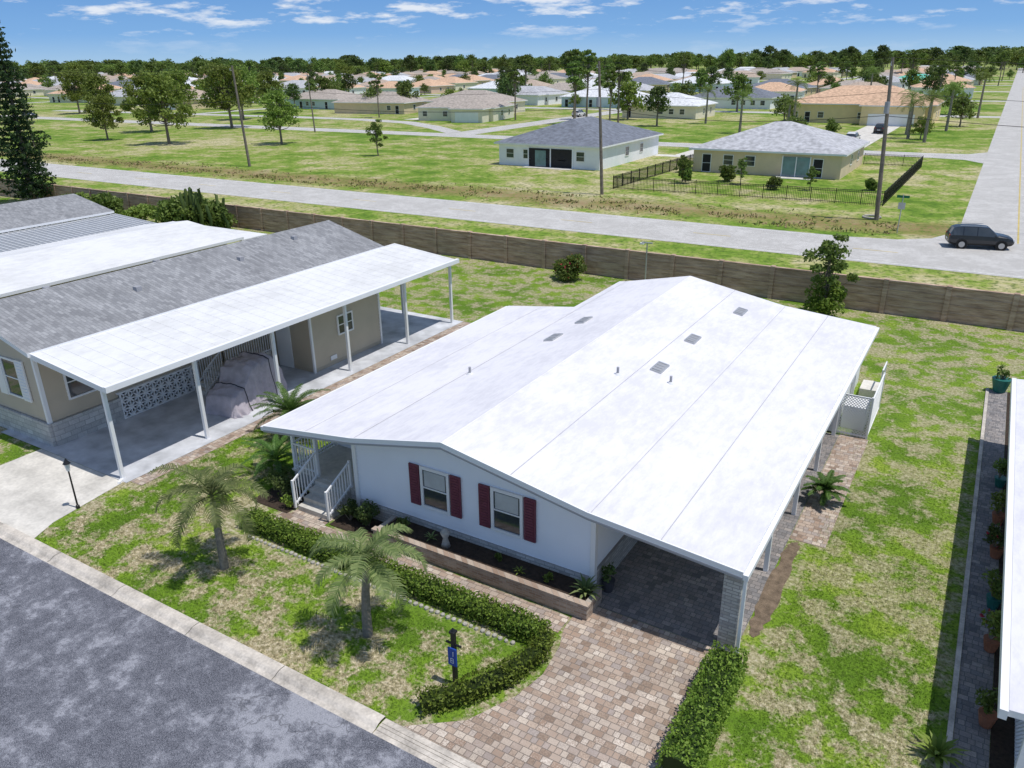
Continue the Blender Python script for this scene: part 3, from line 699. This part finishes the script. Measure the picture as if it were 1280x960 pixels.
window(b,'x',-24.73,1,25.1,26.0,1.4,2.2); window(b,'x',-28,1,14.2,15.2,1.6,2.8); window(b,'x',-28,1,28.6,29.6,1.6,2.8)
b.box(-26.9,-26.0,23.3,23.355,.05,2.1,'trim_white')
b.box(-24.72,-24.68,24.4,24.8,.3,.5,'trim_white')
b.obj('windows',N)
b=B()
b.box(-27.8,-26.9,20.2,22.9,.0,.85,'concrete')
def rail2(a,c,n,h=.95):
    a=Vector(a);c=Vector(c)
    for hz in(.1,h): b.beam(a+Vector((0,0,hz)),c+Vector((0,0,hz)),.05,'trim_white')
    for i in range(n+1):
        p=a.lerp(c,i/n); b.beam(p,p+Vector((0,0,h)),.03,'trim_white')
rail2((-26.9,19.2,.1),(-26.9,20.3,.85),9); rail2((-26.9,20.3,.85),(-26.9,22.9,.85),20); rail2((-27.7,19.2,.1),(-27.7,20.3,.85),9)
for k in range(4): b.box(-27.65,-26.95,19.2+k*.27,20.19,.001+k*.2,.2+k*.2,'concrete')
b.obj('entry_steps',N)
b=B(); 
for x,y in((-33.2,17),(-32.8,22),(-29.4,24),(-29.2,18.5),(-30,28)):
    z=gz(x); b.box(x-.12,x+.12,y-.12,y+.12,z-.05,z+.16,'trim_grey')
b.obj('roof_vents',N)
# tarpaulin-covered cart: high canopy at the back, lower bonnet in front, tied with straps
b=B(); cx,cy=-25.05,19.75; ang=rad(10); nu,nv=48,90; grid=[]
def prof_h(v):   # height along the length, v -1 (street end) .. 1
    pts=[(-1,.0),(-.985,.55),(-.93,.86),(-.6,1.0),(-.42,1.15),(-.25,1.66),(-.1,1.8),(.25,1.74),(.55,1.80),(.72,1.66),(.86,1.15),(.97,.95),(.99,.5),(1,.0)]
    for (a,h0),(c,h1) in zip(pts[:-1],pts[1:]):
        if a<=v<=c: t=(v-a)/(c-a); t=t*t*(3-2*t); return h0+(h1-h0)*t
    return 0
vs=[];fs=[]
for j in range(nv+1):
    v=-1+2*j/nv; hh=prof_h(v); wide=.98*(1-.12*abs(v)**4)
    for i in range(nu+1):
        s=-1+2*i/nu   # across: skirt - shoulder - top - shoulder - skirt
        a_=abs(s)
        if a_<.5: xx=(a_/.5)*.72; zz=1-.06*(a_/.5)**3
        else:
            q=(a_-.5)/.5; xx=.72+.28*q**1.3; zz=(1-.06)*(1-q)
        fold=1+ (1-zz)*(.07*math.sin(v*21+2.2*math.sin(v*7)+(0 if s<0 else 2))+.035*math.sin(v*47))
        X=math.copysign(xx,s)*wide*fold; Y=v*1.7*(1+.03*math.sin(s*17)*(1-zz))
        Z=hh*zz
        sag=.05*math.sin(v*26)*math.sin(s*3.1416)+.07*noise.noise(Vector((X*2.6,Y*2.6,1.7)))+.03*noise.noise(Vector((X*8,Y*8,Z*4)))
        Z+=sag*min(1,Z)
        vs.append((cx+X*math.cos(ang)-Y*math.sin(ang),cy+X*math.sin(ang)+Y*math.cos(ang),max(Z,.02)))
for j in range(nv):
    for i in range(nu): fs.append((j*(nu+1)+i,j*(nu+1)+i+1,(j+1)*(nu+1)+i+1,(j+1)*(nu+1)+i))
b.add(vs,fs,'tarp_cloth')
for j in(22,66): b.tube([Vector(vs[j*(nu+1)+i])+Vector((0,0,.012)) for i in range(nu+1)],[.022]*(nu+1),'strap_dark',5,False)
b.obj('covered_golf_cart',smooth=True)
N2=empty('mobile_home')
b=B(); slab(b,[(-47.5,3.3),(-43,3.95),(-38.0,3.4)],11,31.5,.15,'white_metal'); b.obj('roof',N2)
b=B(); b.box(-46.8,-39.0,11.6,31,0,3.1,'siding_beige'); window(b,'y',31.0,1,-44,-43,1.2,2.4); window(b,'y',31,1,-41.5,-40.5,1.2,2.4); b.obj('walls',N2)
b=B(); b.box(-47.3,-38.2,31.5,33.5,3.12,3.19,'white_metal'); 
for x in(-47.2,-43,-38.4): b.box(x,x+.1,33.3,33.4,0,3.12,'trim_white')
b.obj('lanai_canopy',N2)
N3=empty('mobile_home')
b=B(); slab(b,[(-62,3.4),(-57.5,4.4),(-53,3.5)],10,33,.15,'shingle_grey'); slab(b,[(-52.99,3.3),(-48.2,3.0)],10,33,.12,'aluminium')
yy=10.2
while yy<33: b.beam((-52.9,yy,3.31),(-48.3,yy,3.03),.05,'white_metal'); yy+=.35
b.obj('roof',N3)
b=B(); b.box(-61.4,-53.5,10.5,32.6,0,3.25,'wall_white'); 
for y in(11,16,21,26,32.5): b.box(-48.5,-48.35,y,y+.12,0,2.9,'trim_white')
b.obj('walls',N3)
N4=empty('mobile_home'); b=B(); slab(b,[(-77,3.4),(-72.5,4.4),(-68,3.5)],8,32,.15,'shingle_grey'); b.obj('roof',N4); b=B(); b.box(-76.4,-68.5,8.5,31.6,0,3.25,'wall_white'); b.obj('walls',N4)
N5=empty('mobile_home')
b=B(); slab(b,[(1.92,2.5),(6.3,2.85),(11,3.7),(15.5,2.9)],13.2,30.6,.14,'white_membrane'); b.box(1.78,1.915,13.15,30.65,2.3,2.5,'trim_white'); b.obj('roof',N5)
b=B(); b.box(6.3,15,13.7,30.2,0,2.65,'siding_white'); b.box(2.7,6.29,22,30.0,0,2.35,'siding_white'); siding(b,'x',2.7,22,30,.1,2.35,'siding_white',-1)
for k in range(3): window(b,'x',2.68,-1,22.6+k*2.5,24.3+k*2.5,1.0,2.0)
for y in(13.5,16.4,19.3,21.8): b.box(2.3,2.42,y,y+.12,0,2.4,'trim_white')
b.obj('walls',N5)
b=B(); b.rect(2.61,6.29,9.4,21.99,.012,'concrete'); b.obj('concrete_driveway')
b=B(); lattice(b,2.5,13.6,2.5,16.4,.9); b.obj('lattice_fence')
for y,m,l in((15.6,'terracotta','leaf_tree'),(18.2,'terracotta','leaf_bright'),(20,'teal_pot','leaf_tree'),(22.5,'terracotta','leaf_dark'),(24.5,'terracotta','leaf_bright'),(27,'teal_pot','leaf_tree')):
    pp=empty('potted_plant'); b=B(); b.tube([(1.95,y,.02),(1.95,y,.3),(1.95,y,.34)],[.12,.18,.19],m,12); b.obj('pot',pp)
    o=bush('foliage',1.9,y,.36,.85,l,300,.06,'flower_red' if y in(18.2,22.5) else None,z0=.3,lumps=6); o.parent=pp
pp=empty('potted_plant'); b=B(); b.tube([(1.75,35.9,0),(1.75,35.9,.5),(1.75,35.9,.6)],[.22,.34,.36],'teal_pot',14); b.obj('pot',pp); bush('foliage',1.75,35.9,.3,.7,'leaf_tree',200,.06,z0=.55).parent=pp
pp=empty('potted_plant'); b=B(); b.tube([(-6.75,15.75,.012),(-6.75,15.75,.3),(-6.75,15.75,.34)],[.13,.18,.19],'strap_dark',12); b.obj('pot',pp); bush('foliage',-6.75,15.75,.26,.5,'leaf_dark',220,.05,z0=.3,lumps=6).parent=pp

# ------------------------------------------------------------ boundary wall
b=B(); x=-130.
while x<60:
    b.box(x+.12,x+2.88,45.22,45.34,0,1.78,'precast_wall'); b.box(x-.13,x+.115,45.12,45.44,0,1.9,'precast_wall')
    b.box(x+.12,x+2.88,45.17,45.39,1.78,1.86,'precast_wall')
    for z in(.45,.9,1.35): b.box(x+.12,x+2.88,45.2,45.219,z,z+.03,'precast_wall')
    x+=3
b.obj('boundary_wall')
b=B(); b.tube([(-17.6,44.9,0),(-17.6,44.9,2.5)],[.05,.04],'aluminium'); b.box(-17.95,-17.25,44.85,44.95,2.5,2.56,'aluminium'); b.box(-18.05,-17.8,44.8,45,2.42,2.5,'trim_white'); b.obj('yard_light')

# ------------------------------------------------------------ utility poles and wires
poles=[(-141,76),(-87.8,75.5),(-34.7,75.1),(-8.1,73.1),(30,72)]
tops=[]
for x,y in poles:
    b=B(); tp=(x-.75,y,12.8); b.tube([(x,y,0),tp],[.19,.12],'pole_wood',8)
    b.beam((tp[0],y-.15,12.2),(tp[0]-.02,y-.45,12.25),.06,'trim_grey'); b.tube([(tp[0],y-.4,12.2),(tp[0],y-.4,12.5)],[.05,.03],'trim_grey',6)
    if x in(-34.7,-8.1): b.tube([(x-.55,y-.35,8.6),(x-.55,y-.35,9.5)],[.2,.2],'trim_grey',10)
    b.obj('utility_pole'); tops.append(Vector(tp))
b=B()
for (a,c) in zip(tops[:-1],tops[1:]):
    for dz,dy in((0,0),(-.4,-.4),(-2.6,.1),(-4.4,.1)):
        pts=[a.lerp(c,t/16)+Vector((0,dy,dz-.8*math.sin(math.pi*t/16))) for t in range(17)]
        b.tube(pts,[.014 if dz>-3 else .022]*17,'black_metal',4,False)
b.obj('power_lines')
b=B(); b.tube([(-120,121,0),(-120.5,121,11)],[.16,.1],'pole_wood',6); b.obj('utility_pole')
b=B(); b.tube([(-8.6+.7*math.cos(t/12*6.283),74+.7*math.sin(t/12*6.283),.08) for t in range(13)],[.1]*13,'stone',6,False); b.obj('stone_ring')
b=B(); b.tube([(-5.9,68,0),(-5.9,68,3.0)],[.04,.04],'aluminium'); b.box(-6.35,-5.45,67.98,68.0,2.75,2.95,'sign_green'); b.box(-5.91,-5.89,67.5,68.45,2.5,2.7,'sign_green'); b.box(-6.15,-5.65,67.93,67.96,1.9,2.4,'aluminium'); b.obj('street_sign')
b=B()
def mfence(x0,y0,x1,y1,h=1.35):
    L=math.hypot(x1-x0,y1-y0); n=int(L/.16)
    for z in(.15,h-.18,h-.03): b.beam((x0,y0,z),(x1,y1,z),.045,'black_metal')
    for i in range(n+1):
        t=i/n; x=x0+(x1-x0)*t; y=y0+(y1-y0)*t; w=.07 if i%14==0 else .028
        b.beam((x,y,0),(x,y,h+(.06 if w>.05 else 0)),w,'black_metal')
mfence(-35.2,79,-8.6,80.5); mfence(-8.6,80.5,-8.3,112); mfence(-35.2,79,-34.3,108); mfence(-15,112,-8.3,112)
b.obj('metal_fence')

# weeds along the swale (one mass)
b=B(); rs=np.random.RandomState(77); n=9000
xx=-130+rs.rand(n)*124; yy=69.6+rs.normal(size=n)*1.9+.8*np.sin(xx*.11)
kp=np.array([noise.noise(Vector((a*.25,c*.5,0)))+.6*noise.noise(Vector((a*.9,c,5)))>.05 for a,c in zip(xx,yy)]); kp&=(yy>66.2)
c=np.stack([xx[kp],yy[kp],.03+.12*rs.rand(kp.sum())],1); h2=rs.rand(len(c))<.55
cards(b,c[h2],.15,'dry_weed',rs,aspect=.35); cards(b,c[~h2],.15,'leaf_tree',rs,aspect=.35); b.obj('swale_weeds')

# ------------------------------------------------------------ background houses
def hip(b,x0,x1,y0,y1,z,rise,m,ov=.5):
    x0-=ov;x1+=ov;y0-=ov;y1+=ov; w=x1-x0;d=y1-y0
    if w>=d: r=[(x0+d/2,(y0+y1)/2,z+rise),(x1-d/2,(y0+y1)/2,z+rise)]
    else: r=[((x0+x1)/2,y0+w/2,z+rise),((x0+x1)/2,y1-w/2,z+rise)]
    vs=[(x0,y0,z),(x1,y0,z),(x1,y1,z),(x0,y1,z)]+r
    fs=[(0,1,5,4),(1,2,5),(2,3,4,5),(3,0,4)] if w>=d else [(0,1,4),(1,2,5,4),(2,3,5),(3,0,4,5)]
    b.add(vs,fs,m); b.box(x0,x1,y0,y1,z-.2,z-.005,'trim_white')
def house_mesh(w,d,h,wall,roof,wing=True,seed=0,parts=False):
    rr=random.Random(seed); b=B()
    b.box(-w/2,w/2,-d/2,d/2,0,h-.2,wall); hip(b,-w/2,w/2,-d/2,d/2,h,min(w,d)*.5*.36,roof)
    for sg in(-1,1):
        c=sg*d/2
        xx=-w/2+1.2
        while xx<w/2-1.6:
            k=rr.random()
            if k<.4: window(b,'y',c,sg,xx,xx+1.1,1.0,2.1)
            elif k<.55: window(b,'y',c,sg,xx,xx+1.0,.1,2.1,glass='dark_interior')
            xx+=2.6
    window(b,'x',w/2,1,-2,-.9,1,2.1); window(b,'x',-w/2,-1,1,2.1,1,2.1); window(b,'x',w/2,1,3,4,1,2.1)
    if wing:
        b.box(w*.05,w*.45,-d/2-4.5,-d/2-.01,0,h-.21,wall); hip(b,w*.05,w*.45,-d/2-4.5,-d/2+1,h+.01,w*.4*.5*.38,roof)
        b.box(w*.1,w*.4,-d/2-4.56,-d/2-4.51,0.02,2.2,'trim_white')
    return b
def house(name,x,y,w,d,h,wall,roof,rz=0,wing=False,seed=0,extra=None):
    e=empty(name,(x,y,0),rz); b=house_mesh(w,d,h,wall,roof,wing,seed)
    for nm,sel in(('roof',lambda m:m.startswith('roof')),('walls_and_windows',lambda m:not m.startswith('roof'))):
        c=B(); idx=[i for i,f in enumerate(b.f) if sel(b.slots[b.m[i]])]
        for i in idx: c.add([b.v[k] for k in b.f[i]],[tuple(range(len(b.f[i])))],b.slots[b.m[i]])
        c.obj(nm,e)
    if extra:
        c=B(); extra(c); c.obj('lanai',e)
    return e
def ex_white(c):
    c.box(-2.8,3.6,-10.08,-10.04,.05,2.35,'dark_interior'); c.box(-2.9,-2.75,-10.14,-10.0,0,2.5,'wall_white'); c.box(3.6,3.75,-10.14,-10,0,2.5,'wall_white'); c.box(.4,.55,-10.14,-10.085,0,2.4,'wall_white')
    c.box(-1.8,-.2,-10.12,-10.09,.1,2.1,'glass_teal'); c.box(-3,3.9,-11.5,-10.0,0,.05,'concrete')
house('white_house',-50.4,102,14.8,20,2.9,'wall_white','roof_slate',seed=4,extra=ex_white)
def ex_tan(c):
    c.box(2.2,5.2,-7.92,-7.8,.05,2.25,'glass_teal'); c.box(2.1,2.2,-7.97,-7.78,0,2.35,'trim_white'); c.box(5.2,5.3,-7.97,-7.78,0,2.35,'trim_white'); c.box(3.65,3.75,-7.97,-7.93,0,2.3,'trim_white'); c.box(1.5,6,-9.6,-7.8,0,.05,'concrete')
house('tan_house',-23.8,104.2,17.2,15.5,2.8,'wall_tan','roof_lightgrey',seed=9,extra=ex_tan)
house('yellow_house',-27,190,28,18,3.8,'wall_yellow','roof_tile',wing=True,seed=3)
house('grey_roof_house',-150,178,22,14,2.9,'wall_tan','roof_taupe',rz=.15,seed=5)
house('blue_house',-182,190,22,14,2.9,'wall_blue','roof_taupe',seed=6)
house('cream_house',-124,186,22,15,3,'wall_cream','roof_taupe',rz=-.1,wing=True,seed=8)
house('cream_house',-112,164,19,14,3,'wall_cream','roof_taupe',rz=.2,wing=True,seed=18)
house('pale_house',-103,224,22,15,2.9,'wall_blue','roof_pale',seed=11)
house('cream_house',-70,188,18,14,2.9,'wall_cream','roof_pale',seed=12)
house('cream_house',-66,230,22,14,2.9,'wall_white','roof_slate',seed=13)
house('tan_house',-232,178,22,15,3,'wall_tan','roof_brown',seed=14,wing=True)
house('cream_house',-268,184,22,15,3,'wall_cream','roof_lightgrey',seed=15)
b=B(); b.rect(-40.5,-34,112.3,122.99,.01,'concrete'); b.rect(-42.9,-34,110,112.29,.01,'concrete'); b.rect(-32,-25,112.6,122.99,.01,'concrete'); b.rect(-24,-18,129.01,178,.01,'concrete'); b.rect(-126,-120,157,174,.01,'concrete'); b.obj('concrete_driveway')
walls=['wall_cream','wall_tan','wall_white','wall_blue','wall_cream','wall_tan','wall_pink']; roofs=['roof_taupe','roof_tile','roof_lightgrey','roof_brown','roof_taupe','roof_lightgrey','roof_tile','roof_pale','roof_slate','roof_brown']
variants=[house_mesh(random.uniform(16,24),random.uniform(12,16),random.uniform(2.9,3.4),walls[i%7],roofs[i%10],i%3>0,i+20).mesh('house_mesh') for i in range(20)]
gm=house_mesh(20,14,3,'wall_white','roof_green',True,99).mesh('house_mesh')
hd=31.46
def inview(x,y,m=0):
    a=math.degrees(math.atan2(-x,y)); return hd-38-m<a<hd+36+m
rows=[192,229,262,299,333,369,403,439,482,519,560,600,640]
used=[(-150,178),(-182,190),(-124,186),(-112,164),(-103,224),(-70,188),(-66,230),(-27,190),(-232,178),(-268,184)]
for ri,y in enumerate(rows):
    x=-1000+random.uniform(0,10)
    while x<90:
        if inview(x,y) and not(-1.8-13<x<7+13) and not(-92-13<x<-86+13) and abs(x+198)>14 and abs(x+327)>14 and all(math.hypot(x-a,y-c)>24 for a,c in used) and random.random()<.92:
            put('suburban_house',variants[random.randrange(20)],x,y+random.uniform(-4,4),1,rz=(0 if ri%2 else math.pi)+random.uniform(-.25,.25))
        x+=random.uniform(23.5,27.5)
put('suburban_house',gm,-36,380,1)
D=empty('distant_trees')
def tree(x,y,s,sz=None,T=T_bg): put('tree_clump',random.choice(T),x,y,s,D,sz=sz)
def nearrow(y): return min(abs(y-q) for q in rows)
for k in range(360):
    a=rad(hd+random.uniform(-42,40)); r=random.uniform(225,700); x,y=-r*math.sin(a),r*math.cos(a)
    if y<165 or (-3<x<9): continue
    if nearrow(y)<9 and random.random()<.6: continue
    s=random.uniform(.35,.8)
    if random.random()<.25: tree(x,y,random.uniform(.7,1.0),None,T_pine)
    else: tree(x,y,s)
for k in range(650):
    a=rad(hd+random.uniform(-44,42)); r=680+450*random.random(); s=random.uniform(.9,1.4)
    tree(-r*math.sin(a),r*math.cos(a),s*1.15,s*(.85+.35*random.random()))
for k in range(180):
    a=rad(hd+random.uniform(-44,42)); r=1200+700*random.random(); s=random.uniform(2,3); tree(-r*math.sin(a),r*math.cos(a),s*1.5,s*.62)
for x,y,s in((-62,160,.6),(-75,175,.8),(-105,240,.9),(-60,210,.8),(-12,150,.35),(-40,175,.5),(-8,180,.5),(-250,200,.8),(-230,205,.9),(-212,172,.8),(-290,215,.9),(-320,200,1.0),(-340,240,.9),(-12,215,.7),(12,160,.6),(14,190,.8),(13,230,.8)): tree(x,y,s)
for x,y,s in((-76,150,.85),(-80,158,1.),(-72,163,.9),(-84,172,1.),(-69,152,.75),(-99,165,.8),(-136,160,.7)): tree(x,y,s,None,T_pine)
for x,y,h in((-42,150,6),(-37,170,7.5),(-9.5,168,7),(-12,160,6),(-14,151,5),(12,175,7),(-15,158,6),(-30,216,9),(11,140,6),(-6,205,8),(-55,170,6),(-34,152,5),(-11,145,6)):
    palm('palm_tree',x,y,h,2.8,16,'leaf_tree',ll=.8,r=.2,n=14,droop=1.9,w=.07)
for x,y,r in((-32,150,2),(-27,155,1.6),(-26,90,1.0),(-29.8,86.5,1.0),(-20,86,.8),(-33,95,1.1),(-11,90,.7)): bush('shrub',x,y,r,r*1.7,'leaf_tree',900,.2)
for x,y,s in((-30,86,.75),(-24,88,.7),(-16.5,87,.6)): put('sapling',T_small,x,y,s)

# ------------------------------------------------------------ car
def car(x,y,rz,name='car',paint='car_paint',sc_=1):
    e=empty(name,(x,y,.016),rz); e.scale=(sc_,)*3
    st=[(-2.27,.50,.74,.86,.92,.66),(-2.2,.36,.84,.98,1.1,.70),(-2.0,.30,.89,1.02,1.52,.60),(-1.72,.28,.90,1.03,1.62,.62),(-1.38,.28,.90,1.03,1.655,.64),(-1.30,.28,.90,1.03,1.66,.64),(-.42,.28,.90,1.02,1.675,.645),(-.34,.28,.90,1.02,1.675,.645),(.40,.28,.90,1.0,1.63,.63),(.48,.28,.90,1.0,1.60,.62),(1.08,.28,.90,.98,1.1,.74),(1.75,.28,.88,.92,1.0,.70),(2.1,.34,.82,.82,.9,.62),(2.26,.45,.7,.66,.74,.52)]
    b=B(); rings=[]
    for (X,zb,w,zl,zr,wr) in st:
        hw=[(0,zb),(w*.86,zb),(w*.98,zb+.16),(w,(zb+zl)/2+.06),(w*.97,zl),(wr,zr-.035),(wr*.82,zr),(0,zr+.012)]
        ring=[(X,yy,z) for yy,z in hw]+[(X,-yy,z) for yy,z in reversed(hw[1:-1])]
        rings.append(ring)
    n=len(rings[0])
    for i in range(len(rings)-1):
        for j in range(n):
            k=(j+1)%n; m=paint
            side=(j==4 or j==9); top=(j in(5,6,7,8))
            if side and 2<=i<=9 and i not in(4,6): m='glass_dark'
            if top and i==9: m='glass_dark'
            if (side or top) and i==1: m='glass_dark'
            if j in(0,1,12,13): m='black_metal'
            b.add([rings[i][j],rings[i][k],rings[i+1][k],rings[i+1][j]],[(0,1,2,3)],m)
    b.poly(rings[0],paint); b.poly(list(reversed(rings[-1])),paint)
    b.obj('body',e)
    b=B()
    for X in(-1.35,1.38):
        for s in(-1,1):
            b.tube([(X,s*.70,.35),(X,s*.925,.35)],[.41,.41],'black_metal',20)
            b.tube([(X,s*.71,.345),(X,s*.945,.345)],[.345,.345],'tyre',20); b.tube([(X,s*.9,.345),(X,s*.953,.345)],[.22,.22],'rim',14)
    b.obj('wheels',e)
    b=B()
    for s in(-1,1):
        b.box(-2.26,-2.1,s*.62-.12,s*.62+.12,.78,1.05,'light_red'); b.box(2.05,2.24,s*.6-.16,s*.6+.16,.66,.8,'light_clear')
        b.box(.85,1.0,s*.98-.1,s*.98+.1,.98,1.1,paint); b.beam((-1.6,s*.55,1.72),(.2,s*.55,1.73),.035,'aluminium')
    b.box(-2.3,-2.27,-.25,.25,.6,.72,'sign_white'); b.box(2.22,2.28,-.4,.4,.45,.6,'black_metal')
    b.obj('lights_and_trim',e)
car(-.25,65.4,rad(14),sc_=.93)
car(-233,126,rad(0)); car(-21,140,rad(90),'car','car_white'); car(-19.5,160,rad(90)); car(-123,163,rad(90),'car','car_white'); car(-90,180,rad(90),'car','car_white')

# ------------------------------------------------------------ light, sky
sd=Vector((.33,.045,.94)).normalized()
L=bpy.data.lights.new('sun','SUN'); L.energy=3.6; L.angle=rad(.5); L.color=(1,.965,.91)
lo=bpy.data.objects.new('sun',L); lo.rotation_euler=sd.to_track_quat('Z','Y').to_euler(); COL.objects.link(lo)
w=bpy.data.worlds.new('World'); sc.world=w; w.use_nodes=True; nt=w.node_tree; nt.nodes.clear()
out=nd(nt,'ShaderNodeOutputWorld'); bg=nd(nt,'ShaderNodeBackground'); bg.inputs[1].default_value=.115
sky=nd(nt,'ShaderNodeTexSky'); sky.sky_type='NISHITA'; sky.sun_disc=False; sky.sun_elevation=math.asin(sd.z); sky.sun_rotation=math.atan2(sd.x,sd.y); sky.dust_density=.3; sky.air_density=1.0; sky.ozone_density=1.5
tc=nd(nt,'ShaderNodeTexCoord'); sp=nd(nt,'ShaderNodeSeparateXYZ'); lk(nt,tc.outputs['Generated'],sp.inputs[0])
low=ramp(nt,sp.outputs[2],[(0,(3.4,5.1,6.9)),(.03,(1.9,3.8,6.7)),(.09,(1.15,2.75,5.9)),(.3,(.95,2.1,4.9))])
base=mix(nt,ramp(nt,sp.outputs[2],[(.08,g3(0)),(.4,g3(1))]),low,sky.outputs[0])
mp=nd(nt,'ShaderNodeMapping'); mp.inputs['Scale'].default_value=(12,12,60); lk(nt,tc.outputs['Generated'],mp.inputs[0])
n=noi(nt,mp.outputs[0],1.1,8,.62)
cl=mth(nt,'MULTIPLY',ramp(nt,n,[(.53,g3(0)),(.66,g3(.85))]),ramp(nt,sp.outputs[2],[(.02,g3(.15)),(.045,g3(1)),(.5,g3(.3))]))
lk(nt,mix(nt,cl,base,(7.6,7.9,8.3)),bg.inputs[0]); lk(nt,bg.outputs[0],out.inputs[0])
sc.view_settings.view_transform='Standard'; sc.view_settings.look='None'; sc.view_settings.exposure=0
# ------------------------------------------------------------ camera
R=Matrix.Rotation(rad(31.46),4,'Z')@Matrix.Rotation(rad(67.44),4,'X')@Matrix.Rotation(rad(-0.8),4,'Z')
c=bpy.data.cameras.new('camera'); c.sensor_width=36; c.lens=36*975/1280; c.clip_end=9000; c.clip_start=.1
co=bpy.data.objects.new('camera',c); co.matrix_world=Matrix.Translation((0,0,13))@R; COL.objects.link(co); sc.camera=co
